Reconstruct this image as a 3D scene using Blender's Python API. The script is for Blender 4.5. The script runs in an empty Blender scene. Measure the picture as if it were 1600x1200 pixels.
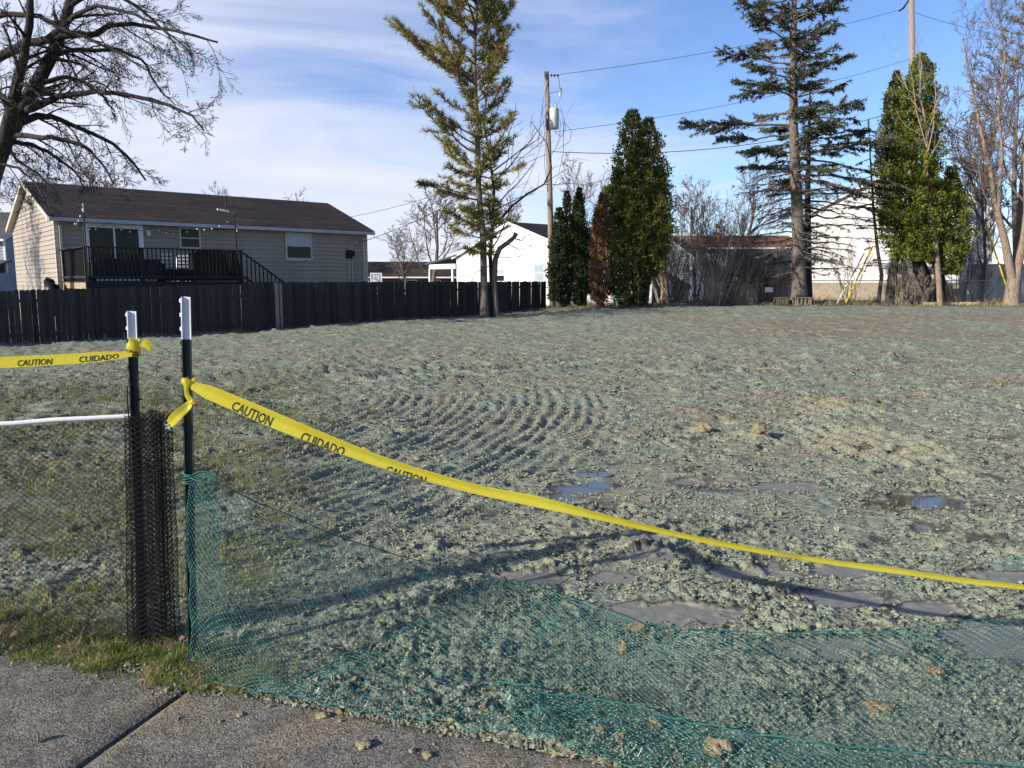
import bpy, math, random
import numpy as np
from mathutils import Vector

# ---------------------------------------------------------------- camera, world, sun, exposure
scene = bpy.context.scene
COL = scene.collection
F_PX, PITCH, EYE = 1202.0, math.radians(7.6), 1.6          # focal length in photo pixels, downward pitch, eye height
cam_data = bpy.data.cameras.new("camera")
cam_data.sensor_width = 36.0
cam_data.lens = F_PX / 1600.0 * 36.0
cam_data.clip_start = 0.05
cam_data.clip_end = 2000.0
cam = bpy.data.objects.new("camera", cam_data)
COL.objects.link(cam)
cam.location = (0, 0, EYE)
cam.rotation_euler = (math.radians(90) - PITCH, 0, 0)
scene.camera = cam

SUN_EL = math.radians(23.5)
SUN_H = np.array([-0.857, -0.515]); SUN_H = SUN_H / np.linalg.norm(SUN_H)   # horizontal direction towards the sun: left, a little behind
SUN_DIR = Vector((SUN_H[0] * math.cos(SUN_EL), SUN_H[1] * math.cos(SUN_EL), math.sin(SUN_EL)))
world = bpy.data.worlds.new("World")
scene.world = world
world.use_nodes = True
wn, wl = world.node_tree.nodes, world.node_tree.links
wn.clear()
w_out = wn.new("ShaderNodeOutputWorld")
w_bg = wn.new("ShaderNodeBackground"); w_bg.inputs["Strength"].default_value = 0.082
w_sky = wn.new("ShaderNodeTexSky"); w_sky.sky_type = "NISHITA"; w_sky.sun_disc = False
w_sky.sun_elevation = SUN_EL
w_sky.sun_rotation = math.atan2(SUN_H[0], SUN_H[1])
w_sky.air_density = 1.0; w_sky.dust_density = 0.0; w_sky.ozone_density = 1.6
w_co = wn.new("ShaderNodeTexCoord")
w_sep = wn.new("ShaderNodeSeparateXYZ"); wl.new(w_co.outputs["Generated"], w_sep.inputs[0])
def wmath(op, a, b=None, c=None, clamp=False):
    n = wn.new("ShaderNodeMath"); n.operation = op; n.use_clamp = clamp
    for i, v in enumerate((a, b, c)):
        if v is None: continue
        if isinstance(v, (int, float)): n.inputs[i].default_value = v
        else: wl.new(v, n.inputs[i])
    return n.outputs[0]
# thin cloud sheet: noise on the plane the view direction meets overhead
w_den = wmath("ADD", wmath("MAXIMUM", w_sep.outputs[2], 0.0), 0.22)
w_cmb = wn.new("ShaderNodeCombineXYZ")
wl.new(wmath("DIVIDE", w_sep.outputs[0], w_den), w_cmb.inputs[0])
wl.new(wmath("DIVIDE", w_sep.outputs[1], w_den), w_cmb.inputs[1])
w_map = wn.new("ShaderNodeMapping"); w_map.inputs["Rotation"].default_value = (0, 0, math.radians(-32)); w_map.inputs["Scale"].default_value = (0.75, 1.25, 1)
w_map.inputs["Location"].default_value = (3.3, 1.7, 0)
wl.new(w_cmb.outputs[0], w_map.inputs[0])
w_n1 = wn.new("ShaderNodeTexNoise"); w_n1.inputs["Scale"].default_value = 1.1; w_n1.inputs["Detail"].default_value = 8; w_n1.inputs["Roughness"].default_value = 0.60; w_n1.inputs["Distortion"].default_value = 0.7
wl.new(w_map.outputs[0], w_n1.inputs["Vector"])
w_n2 = wn.new("ShaderNodeTexNoise"); w_n2.inputs["Scale"].default_value = 0.55; w_n2.inputs["Detail"].default_value = 3
wl.new(w_cmb.outputs[0], w_n2.inputs["Vector"])
w_bias = wmath("MULTIPLY_ADD", w_sep.outputs[0], -0.36, -0.02)                   # the sheet is thicker towards the sun side
w_low = wmath("MULTIPLY", wmath("SUBTRACT", 0.42, wmath("MAXIMUM", w_sep.outputs[2], 0.0)), 0.50)   # and towards the horizon
w_sum = wmath("ADD", wmath("ADD", wmath("MULTIPLY", w_n1.outputs[0], 0.62), wmath("MULTIPLY", w_n2.outputs[0], 0.38)), wmath("ADD", w_bias, w_low))
w_rmp = wn.new("ShaderNodeMapRange"); w_rmp.interpolation_type = "SMOOTHSTEP"
w_rmp.inputs["From Min"].default_value = 0.45; w_rmp.inputs["From Max"].default_value = 0.76
w_rmp.inputs["To Max"].default_value = 0.92
wl.new(w_sum, w_rmp.inputs["Value"])
w_shade = wn.new("ShaderNodeTexNoise"); w_shade.inputs["Scale"].default_value = 1.7; w_shade.inputs["Detail"].default_value = 5
wl.new(w_map.outputs[0], w_shade.inputs["Vector"])
w_ccol = wn.new("ShaderNodeMixRGB"); w_ccol.inputs[1].default_value = (5.2, 5.8, 7.8, 1); w_ccol.inputs[2].default_value = (9.2, 9.4, 10.2, 1)
wl.new(w_shade.outputs[0], w_ccol.inputs[0])
w_mix = wn.new("ShaderNodeMixRGB")
wl.new(w_rmp.outputs[0], w_mix.inputs[0]); w_tint = wn.new("ShaderNodeMixRGB"); w_tint.blend_type = "MULTIPLY"; w_tint.inputs[0].default_value = 1.0; w_tint.inputs[2].default_value = (1.00, 1.16, 1.56, 1)
wl.new(w_sky.outputs[0], w_tint.inputs[1]); wl.new(w_tint.outputs[0], w_mix.inputs[1]); wl.new(w_ccol.outputs[0], w_mix.inputs[2])
wl.new(w_mix.outputs[0], w_bg.inputs["Color"]); wl.new(w_bg.outputs[0], w_out.inputs[0])

sun_data = bpy.data.lights.new("sun", "SUN")
sun_data.energy = 5.0; sun_data.angle = math.radians(0.53); sun_data.color = (1.0, 0.93, 0.82)
sun = bpy.data.objects.new("sun", sun_data); COL.objects.link(sun)
sun.rotation_euler = SUN_DIR.to_track_quat("Z", "Y").to_euler()
scene.view_settings.view_transform = "Standard"; scene.view_settings.look = "None"
scene.view_settings.exposure = 0.50; scene.view_settings.gamma = 1.0; scene.view_settings.use_curve_mapping = False

# ---------------------------------------------------------------- helpers
rng = np.random.default_rng(7)
random.seed(7)
def at(px, py, z=None, Y=None):
    """world point seen at a photo pixel, on the height z or at the distance Y"""
    a, b = (px - 800) / F_PX, (600 - py) / F_PX
    d = np.array([a, math.cos(PITCH) + b * math.sin(PITCH), b * math.cos(PITCH) - math.sin(PITCH)])
    t = (z - EYE) / d[2] if z is not None else Y / d[1]
    return np.array([0, 0, EYE]) + t * d
def ss(a, b, x):
    t = np.clip((np.asarray(x, float) - a) / (b - a), 0, 1)
    return t * t * (3 - 2 * t)
def norm(v):
    v = np.asarray(v, float)
    return v / np.maximum(np.linalg.norm(v, axis=-1, keepdims=True), 1e-9)
_perm = np.random.default_rng(3).permutation(256); _perm = np.concatenate([_perm, _perm, _perm])
_ga = np.random.default_rng(4).uniform(0, 2 * np.pi, 256); _gx, _gy = np.cos(_ga), np.sin(_ga)
def noise2(x, y, seed=0):
    x = np.asarray(x, float) + seed * 17.31; y = np.asarray(y, float) + seed * 9.77
    xi, yi = np.floor(x).astype(int), np.floor(y).astype(int)
    xf, yf = x - xi, y - yi
    xi &= 255; yi &= 255
    u, v = xf * xf * xf * (xf * (xf * 6 - 15) + 10), yf * yf * yf * (yf * (yf * 6 - 15) + 10)
    def g(ix, iy, dx, dy):
        h = _perm[_perm[ix] + iy]
        return _gx[h] * dx + _gy[h] * dy
    a = g(xi, yi, xf, yf); b = g(xi + 1, yi, xf - 1, yf); c = g(xi, yi + 1, xf, yf - 1); d = g(xi + 1, yi + 1, xf - 1, yf - 1)
    return 1.5 * (a + u * (b - a) + v * ((c + u * (d - c)) - (a + u * (b - a))))
def fbm(x, y, o=3, seed=0):
    s, a, t = 0, 1, 0
    for k in range(o):
        s = s + a * noise2(x * 2 ** k, y * 2 ** k, seed + k); t += a; a *= 0.5
    return s / t

def tag(o, label=None, cat=None, group=None, kind=None):
    if label: o["label"] = label
    if cat: o["category"] = cat
    if group: o["group"] = group
    if kind: o["kind"] = kind
    return o
def empty(name, loc=(0, 0, 0), rz=0, label=None, cat=None, group=None, parent=None):
    o = bpy.data.objects.new(name, None); COL.objects.link(o)
    o.location = loc; o.rotation_euler = (0, 0, rz); o.empty_display_size = 0.2
    if parent: o.parent = parent
    return tag(o, label, cat, group)
def link(name, me, mat=None, parent=None, loc=None, rz=None):
    o = bpy.data.objects.new(name, me); COL.objects.link(o)
    if mat is not None and len(me.materials) == 0: me.materials.append(mat)
    if parent: o.parent = parent
    if loc is not None: o.location = loc
    if rz is not None: o.rotation_euler = (0, 0, rz)
    return o
class MB:
    """collects geometry and links it as one mesh object"""
    def __init__(s): s.v, s.f, s.n = [], [], 0
    def add(s, v, f):
        v = np.asarray(v, float).reshape(-1, 3); f = np.asarray(f, int)
        s.v.append(v); s.f.append(f + s.n); s.n += len(v); return s
    def box(s, x0, x1, y0, y1, z0, z1):
        v = [(x, y, z) for z in (z0, z1) for y in (y0, y1) for x in (x0, x1)]
        return s.add(v, [(0, 2, 3, 1), (4, 5, 7, 6), (0, 1, 5, 4), (2, 6, 7, 3), (0, 4, 6, 2), (1, 3, 7, 5)])
    def bar(s, p, q, w, h, up=(0, 0, 1)):
        p, q = np.asarray(p, float), np.asarray(q, float); t = norm(q - p)
        a = np.cross(t, up)
        if np.linalg.norm(a) < 1e-4: a = np.cross(t, (1, 0, 0))
        a = norm(a); b = np.cross(a, t)
        v = [e + a * i * w / 2 + b * j * h / 2 for e in (p, q) for i, j in ((-1, -1), (1, -1), (1, 1), (-1, 1))]
        return s.add(v, [(0, 1, 2, 3), (7, 6, 5, 4), (0, 4, 5, 1), (1, 5, 6, 2), (2, 6, 7, 3), (3, 7, 4, 0)])
    def prism(s, poly, y0, y1):
        """polygon in x,z pushed from y0 to y1"""
        n = len(poly)
        v = [(x, y0, z) for x, z in poly] + [(x, y1, z) for x, z in poly]
        s.add(v, [(i, (i + 1) % n, n + (i + 1) % n, n + i) for i in range(n)])
        s.f.append(np.array([range(n - 1, -1, -1)]) + s.n - 2 * n); s.f.append(np.array([range(n, 2 * n)]) + s.n - 2 * n)
        return s
    def tubes(s, lines, sides=5, caps=False):
        """lines: list of (points n x 3, radii n)"""
        by = {}
        for p, r in lines: by.setdefault(len(p), []).append((p, r))
        for n, ls in by.items():
            P = np.array([l[0] for l in ls], float); R = np.array([np.broadcast_to(l[1], n) for l in ls], float)
            T = np.gradient(P, axis=1); T = norm(T)
            ref = np.where(np.abs(T[..., 2:3]) > 0.85, np.array([1.0, 0.13, 0]), np.array([0.0, 0.07, 1.0]))
            # one reference for a whole line keeps rings aligned
            m = np.abs(norm(P[:, -1] - P[:, 0])[:, 2]) > 0.8
            ref = np.where(m[:, None, None], np.array([1.0, 0.13, 0.0]), np.array([0.0, 0.07, 1.0])) * np.ones_like(P)
            A = norm(np.cross(T, ref)); B = np.cross(A, T)
            th = np.arange(sides) * 2 * np.pi / sides
            V = P[:, :, None] + R[:, :, None, None] * (A[:, :, None] * np.cos(th)[:, None] + B[:, :, None] * np.sin(th)[:, None])
            k = len(ls)
            base = (np.arange(k) * n * sides)[:, None, None] + (np.arange(n - 1) * sides)[None, :, None]
            i = np.arange(sides)[None, None]; j = (i + 1) % sides
            Fq = np.stack([base + i, base + j, base + sides + j, base + sides + i], -1).reshape(-1, 4)
            s.add(V.reshape(-1, 3), Fq)
            if caps and sides > 3:
                b0 = s.n - k * n * sides
                for q in range(k):
                    s.f.append(np.array([list(range(sides))[::-1]]) + b0 + q * n * sides)
                    s.f.append(np.array([range(sides)]) + b0 + q * n * sides + (n - 1) * sides)
        return s
    def cyl(s, p, q, r0, r1=None, sides=10):
        return s.tubes([([p, q], [r0, r0 if r1 is None else r1])], sides, True)
    def mesh(s, name, smooth=False):
        me = bpy.data.meshes.new(name)
        if not s.v: return me
        V = np.concatenate(s.v)
        me.vertices.add(len(V)); me.vertices.foreach_set("co", V.astype(np.float32).ravel())
        idx = np.concatenate([f.ravel() for f in s.f]); tot = np.concatenate([np.full(len(f), f.shape[1]) for f in s.f])
        me.loops.add(len(idx)); me.loops.foreach_set("vertex_index", idx.astype(np.int32))
        me.polygons.add(len(tot))
        me.polygons.foreach_set("loop_start", np.concatenate([[0], np.cumsum(tot)[:-1]]).astype(np.int32))
        me.polygons.foreach_set("loop_total", tot.astype(np.int32))
        me.polygons.foreach_set("use_smooth", np.full(len(tot), smooth))
        me.update(calc_edges=True)
        return me
    def build(s, name, mat=None, parent=None, smooth=False, loc=None, rz=None):
        return link(name, s.mesh(name, smooth), mat, parent, loc, rz)

# ---------------------------------------------------------------- materials
def material(name, c1, c2=None, scale=6.0, rough=0.8, stretch=(1, 1, 1), bump=0.0, bscale=None, island=0.0, metal=0.0, spec=0.3, detail=5, lo=0.35, hi=0.65, c3=None, s3=1.0, lo3=0.5, hi3=0.62, trans=0.0):
    m = bpy.data.materials.new(name); m.use_nodes = True
    nt = m.node_tree; N, L = nt.nodes, nt.links
    bs = N["Principled BSDF"]; bs.inputs["Roughness"].default_value = rough; bs.inputs["Metallic"].default_value = metal
    bs.inputs["Specular IOR Level"].default_value = spec
    co = N.new("ShaderNodeTexCoord"); mp = N.new("ShaderNodeMapping"); mp.inputs["Scale"].default_value = stretch
    L.new(co.outputs["Object"], mp.inputs[0])
    nz = N.new("ShaderNodeTexNoise"); nz.inputs["Scale"].default_value = scale; nz.inputs["Detail"].default_value = detail; nz.inputs["Roughness"].default_value = 0.6
    L.new(mp.outputs[0], nz.inputs["Vector"])
    col = None
    c2 = c2 or c1
    mr = N.new("ShaderNodeMapRange"); mr.inputs["From Min"].default_value = lo; mr.inputs["From Max"].default_value = hi
    L.new(nz.outputs[0], mr.inputs["Value"])
    mx = N.new("ShaderNodeMixRGB"); mx.inputs[1].default_value = (*c1, 1); mx.inputs[2].default_value = (*c2, 1)
    L.new(mr.outputs[0], mx.inputs[0]); col = mx.outputs[0]
    if c3:
        n3 = N.new("ShaderNodeTexNoise"); n3.inputs["Scale"].default_value = s3; n3.inputs["Detail"].default_value = 4
        L.new(mp.outputs[0], n3.inputs["Vector"])
        m3 = N.new("ShaderNodeMapRange"); m3.inputs["From Min"].default_value = lo3; m3.inputs["From Max"].default_value = hi3
        L.new(n3.outputs[0], m3.inputs["Value"])
        x3 = N.new("ShaderNodeMixRGB"); L.new(m3.outputs[0], x3.inputs[0]); L.new(col, x3.inputs[1]); x3.inputs[2].default_value = (*c3, 1); col = x3.outputs[0]
    if island:
        ge = N.new("ShaderNodeNewGeometry"); oi = N.new("ShaderNodeObjectInfo")
        ad = N.new("ShaderNodeMath"); ad.operation = "ADD"; L.new(ge.outputs["Random Per Island"], ad.inputs[0]); L.new(oi.outputs["Random"], ad.inputs[1])
        fr = N.new("ShaderNodeMath"); fr.operation = "FRACT"; L.new(ad.outputs[0], fr.inputs[0])
        ir = N.new("ShaderNodeMapRange"); ir.inputs["To Min"].default_value = 1 - island; ir.inputs["To Max"].default_value = 1 + island
        L.new(fr.outputs[0], ir.inputs["Value"])
        hv = N.new("ShaderNodeHueSaturation"); L.new(ir.outputs[0], hv.inputs["Value"]); L.new(col, hv.inputs["Color"]); col = hv.outputs[0]
    L.new(col, bs.inputs["Base Color"])
    if bump:
        nb = N.new("ShaderNodeTexNoise"); nb.inputs["Scale"].default_value = bscale or scale * 3; nb.inputs["Detail"].default_value = 4
        L.new(mp.outputs[0], nb.inputs["Vector"])
        bp = N.new("ShaderNodeBump"); bp.inputs["Strength"].default_value = bump; bp.inputs["Distance"].default_value = 0.02
        L.new(nb.outputs[0], bp.inputs["Height"]); L.new(bp.outputs[0], bs.inputs["Normal"])
    if trans:
        tr = N.new("ShaderNodeBsdfTranslucent"); L.new(col, tr.inputs["Color"])
        ms = N.new("ShaderNodeMixShader"); ms.inputs[0].default_value = trans
        L.new(bs.outputs[0], ms.inputs[1]); L.new(tr.outputs[0], ms.inputs[2]); L.new(ms.outputs[0], N["Material Output"].inputs[0])
    return m
M = {}
M["fence_wood"] = material("weathered dark fence board", (0.024, 0.022, 0.023), (0.052, 0.047, 0.044), 5, 0.9, (6, 6, 0.5), 0.5, 18, 0.35, c3=(0.10, 0.085, 0.07), s3=3, lo3=0.6, hi3=0.72)
M["siding"] = material("taupe vinyl siding", (0.31, 0.267, 0.222), (0.36, 0.312, 0.262), 1.2, 0.55, (1, 1, 2), 0.1, 30, 0.04)
M["white_siding"] = material("white vinyl siding", (0.74, 0.70, 0.69), (0.80, 0.77, 0.75), 1.0, 0.55, (1, 1, 2), 0.1, 20, 0.03)
M["white_trim"] = material("white painted trim", (0.74, 0.75, 0.77), (0.80, 0.80, 0.81), 3, 0.45, (1, 1, 1), 0.05, 20)
M["grey_trim"] = material("pale grey metal gutter", (0.42, 0.45, 0.46), (0.50, 0.52, 0.53), 2, 0.4, (1, 1, 1))
M["cream_trim"] = material("cream corner trim", (0.50, 0.46, 0.40), (0.55, 0.51, 0.45), 2, 0.5)
M["shingle"] = material("dark brown asphalt shingle", (0.024, 0.019, 0.021), (0.056, 0.043, 0.043), 26, 0.95, (1, 1, 1), 0.6, 80, 0.25, c3=(0.055, 0.038, 0.036), s3=0.7)
M["shingle_red"] = material("faded red brown shingle", (0.16, 0.075, 0.05), (0.24, 0.12, 0.08), 14, 0.95, (1, 1, 1), 0.5, 60, 0.2)
M["shingle_grey"] = material("grey asphalt shingle", (0.06, 0.06, 0.065), (0.11, 0.105, 0.11), 14, 0.95, (1, 1, 1), 0.5, 60, 0.2)
M["black_wood"] = material("near black stained deck wood", (0.010, 0.010, 0.013), (0.022, 0.020, 0.022), 6, 0.75, (3, 3, 1), 0.3, 20, 0.25)
M["raw_wood"] = material("unpainted rim joist wood", (0.24, 0.18, 0.12), (0.36, 0.29, 0.20), 5, 0.85, (1, 1, 8), 0.3, 20, 0.1)
M["glass"] = material("dark window glass", (0.010, 0.013, 0.015), (0.020, 0.025, 0.027), 1.5, 0.08, spec=0.18)
M["glass_blind"] = material("window with pale blind behind", (0.30, 0.36, 0.42), (0.38, 0.44, 0.50), 2, 0.25, spec=0.5)
M["brick"] = material("dark red brick wall", (0.10, 0.055, 0.05), (0.16, 0.09, 0.08), 9, 0.9, (1, 1, 3), 0.3, 30)
M["blue_wall"] = material("blue grey painted wall", (0.22, 0.26, 0.31), (0.27, 0.31, 0.36), 2, 0.7, (1, 1, 2), 0.1, 20)
M["navy"] = material("dark navy tarp", (0.012, 0.014, 0.028), (0.03, 0.033, 0.055), 2.5, 0.6, (1, 1, 1), 0.4, 5)
M["grey_wood"] = material("grey weathered boards", (0.16, 0.145, 0.13), (0.26, 0.24, 0.22), 5, 0.9, (4, 4, 0.6), 0.4, 16, 0.2)
M["pale_wood"] = material("pale tan fence boards", (0.44, 0.40, 0.33), (0.56, 0.52, 0.44), 5, 0.85, (4, 4, 0.6), 0.3, 16, 0.12)
M["timber"] = material("yellowed landscape timber", (0.48, 0.42, 0.22), (0.62, 0.56, 0.34), 6, 0.85, (0.6, 4, 4), 0.4, 20, 0.2)
M["stone"] = material("tan edging stone", (0.34, 0.27, 0.19), (0.50, 0.42, 0.31), 4, 0.9, (1, 1, 1), 0.6, 14, 0.2)
M["pole_wood"] = material("weathered utility pole wood", (0.19, 0.15, 0.12), (0.33, 0.27, 0.22), 4, 0.9, (8, 8, 0.5), 0.5, 14)
M["galv"] = material("galvanised steel", (0.40, 0.42, 0.44), (0.52, 0.54, 0.56), 8, 0.4, metal=0.6)
M["transformer"] = material("pale grey transformer paint", (0.55, 0.58, 0.60), (0.63, 0.66, 0.68), 5, 0.4)
M["cable"] = material("black cable", (0.012, 0.012, 0.014), (0.02, 0.02, 0.022), 5, 0.5)
M["black"] = material("black plastic", (0.006, 0.006, 0.008), (0.012, 0.012, 0.013), 9, 0.42, spec=0.22)
M["yellow_plastic"] = material("yellow plastic guard", (0.72, 0.48, 0.02), (0.80, 0.58, 0.05), 5, 0.5)
M["pale_stick"] = material("pale bleached stick", (0.52, 0.54, 0.38), (0.62, 0.62, 0.46), 5, 0.6)
M["bark_dark"] = material("dark grey bark", (0.022, 0.019, 0.018), (0.060, 0.052, 0.048), 7, 0.95, (2, 2, 0.6), 0.7, 20)
M["bark_grey"] = material("grey brown bark", (0.085, 0.068, 0.058), (0.20, 0.165, 0.145), 6, 0.95, (3, 3, 0.7), 0.8, 16)
M["bark_tan"] = material("tan smooth bark", (0.21, 0.15, 0.11), (0.36, 0.28, 0.22), 5, 0.9, (3, 3, 0.6), 0.5, 14, c3=(0.13, 0.095, 0.075), s3=5)
M["twig"] = material("thin grey brown twigs", (0.085, 0.065, 0.055), (0.16, 0.125, 0.105), 3, 0.9)
M["twig_red"] = material("thin reddish twigs", (0.12, 0.085, 0.075), (0.22, 0.165, 0.15), 3, 0.9)
M["twig_pale"] = material("pale tan stems", (0.25, 0.19, 0.14), (0.42, 0.34, 0.26), 3, 0.9)
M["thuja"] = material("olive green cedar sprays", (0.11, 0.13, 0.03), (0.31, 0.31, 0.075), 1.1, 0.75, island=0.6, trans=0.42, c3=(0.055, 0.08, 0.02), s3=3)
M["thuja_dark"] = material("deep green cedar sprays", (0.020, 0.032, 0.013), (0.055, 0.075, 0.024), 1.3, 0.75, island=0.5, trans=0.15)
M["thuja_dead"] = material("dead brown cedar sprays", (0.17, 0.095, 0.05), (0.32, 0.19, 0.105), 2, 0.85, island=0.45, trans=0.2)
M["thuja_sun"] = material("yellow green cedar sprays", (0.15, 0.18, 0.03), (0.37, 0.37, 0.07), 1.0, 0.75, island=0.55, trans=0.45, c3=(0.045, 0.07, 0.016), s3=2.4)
M["pine"] = material("olive pine needles", (0.14, 0.15, 0.035), (0.31, 0.27, 0.085), 0.9, 0.8, island=0.5, trans=0.2, c3=(0.22, 0.15, 0.075), s3=1.1, lo3=0.52, hi3=0.62)
M["spruce"] = material("grey green spruce needles", (0.050, 0.060, 0.036), (0.13, 0.135, 0.09), 1.4, 0.85, island=0.55, trans=0.12)
M["grass"] = material("sparse spring grass", (0.13, 0.165, 0.035), (0.27, 0.285, 0.085), 3, 0.7, island=0.45, trans=0.35, c3=(0.34, 0.27, 0.14), s3=7, lo3=0.50, hi3=0.62)
M["dry"] = material("dry tan weeds", (0.20, 0.145, 0.085), (0.38, 0.30, 0.19), 1.5, 0.9, island=0.4, trans=0.2, c3=(0.09, 0.10, 0.035), s3=0.8)
M["post_green"] = material("dark green post paint", (0.010, 0.020, 0.020), (0.018, 0.032, 0.032), 9, 0.5, c3=(0.05, 0.032, 0.022), s3=9, lo3=0.60, hi3=0.68)
M["post_white"] = material("chipped white post paint", (0.62, 0.63, 0.66), (0.74, 0.74, 0.76), 14, 0.5, c3=(0.05, 0.028, 0.018), s3=28, lo3=0.62, hi3=0.68)
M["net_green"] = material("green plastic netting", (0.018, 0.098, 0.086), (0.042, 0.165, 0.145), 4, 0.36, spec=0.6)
M["net_knot"] = material("glossy net knot with painted glint", (0.22, 0.42, 0.37), (0.36, 0.54, 0.49), 30, 0.35, spec=0.6)  # knots paler than the strands: plastic glints painted into the colour
M["black_knot"] = material("black mesh knot with painted glint", (0.018, 0.018, 0.021), (0.075, 0.075, 0.08), 40, 0.30, spec=0.6)  # grey of these knots is a painted highlight on black plastic
M["net_cord"] = material("green net edge cord", (0.025, 0.115, 0.10), (0.05, 0.17, 0.15), 6, 0.85, spec=0.1)
M["tape"] = material("yellow barrier tape", (0.93, 0.76, 0.05), (0.95, 0.82, 0.08), 6, 0.35, spec=0.5, bump=0.12, bscale=28, trans=0.6, c3=(0.44, 0.30, 0.09), s3=2.2, lo3=0.60, hi3=0.78)
M["ink"] = material("black tape print", (0.012, 0.011, 0.010), (0.05, 0.04, 0.02), 60, 0.5, lo=0.45, hi=0.8)
M["stake_green"] = material("pale green plastic stake", (0.20, 0.48, 0.36), (0.26, 0.56, 0.42), 5, 0.5)
M["clod"] = material("tan mud clod", (0.17, 0.14, 0.085), (0.31, 0.26, 0.17), 18, 0.95, bump=0.6, bscale=70)
M["clod_orange"] = material("orange clay clod", (0.235, 0.155, 0.08), (0.38, 0.265, 0.15), 18, 0.95, bump=0.6, bscale=70)
M["leaf"] = material("dead oak leaf", (0.25, 0.16, 0.08), (0.36, 0.26, 0.15), 18, 0.8)
M["bulb"] = material("frosted bulb", (0.7, 0.7, 0.68), (0.8, 0.8, 0.78), 3, 0.2)

# ---------------------------------------------------------------- ground: terrain, muddy field, sidewalk, puddles
E1, E2 = at(0, 1010, z=0.0)[:2], at(1000, 1198, z=0.0)[:2]          # the sidewalk's field-side edge
E_DIR = norm(E2 - E1); E_N = np.array([-E_DIR[1], E_DIR[0]])
JOINT = at(303, 1066, z=0.0)[:2]
def edge_s(x, y): return (x - E1[0]) * E_N[0] + (y - E1[1]) * E_N[1]
def zb(x, y):
    x = np.asarray(x, float); y = np.asarray(y, float)
    return 0.32 * ss(16, 40, y) * ss(-3, 6, x) - 0.17 * ss(8, 21, y) * ss(-4, -11, x)
PUDDLES = []      # centre x, y, radius x, radius y, depth, kind (water or wet mud)
for px, py, rx, ry, dep, kind in ((1438, 786, 0.40, 0.26, 0.030, "w"), (905, 765, 0.22, 0.16, 0.018, "w"), (880, 778, 0.12, 0.10, 0.016, "w"), (945, 758, 0.16, 0.1, 0.016, "w"),
                                  (925, 742, 0.14, 0.08, 0.014, "w"), (1075, 755, 0.16, 0.08, 0.014, "m"), (1130, 768, 0.16, 0.07, 0.014, "w"), (1010, 842, 0.16, 0.10, 0.016, "m"),
                                  (1235, 762, 0.30, 0.14, 0.012, "m"), (1045, 962, 0.33, 0.14, 0.022, "m"), (1310, 1018, 0.36, 0.13, 0.024, "m"), (1570, 1005, 0.28, 0.20, 0.024, "m"),
                                  (1310, 938, 0.30, 0.10, 0.018, "m"), (1450, 955, 0.22, 0.10, 0.018, "m"), (1020, 872, 0.2, 0.12, 0.016, "m"), (960, 905, 0.14, 0.08, 0.015, "m"), (1180, 900, 0.25, 0.1, 0.015, "m"),
                                  (1560, 905, 0.22, 0.1, 0.014, "m"), (830, 905, 0.2, 0.1, 0.012, "m"), (1340, 895, 0.3, 0.12, 0.015, "m")):
    c = at(px, py, z=0.0); PUDDLES.append((c[0], c[1], rx, ry, dep, kind))
RUT = (at(1110, 868, z=0)[:2], at(1490, 970, z=0)[:2])
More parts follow.
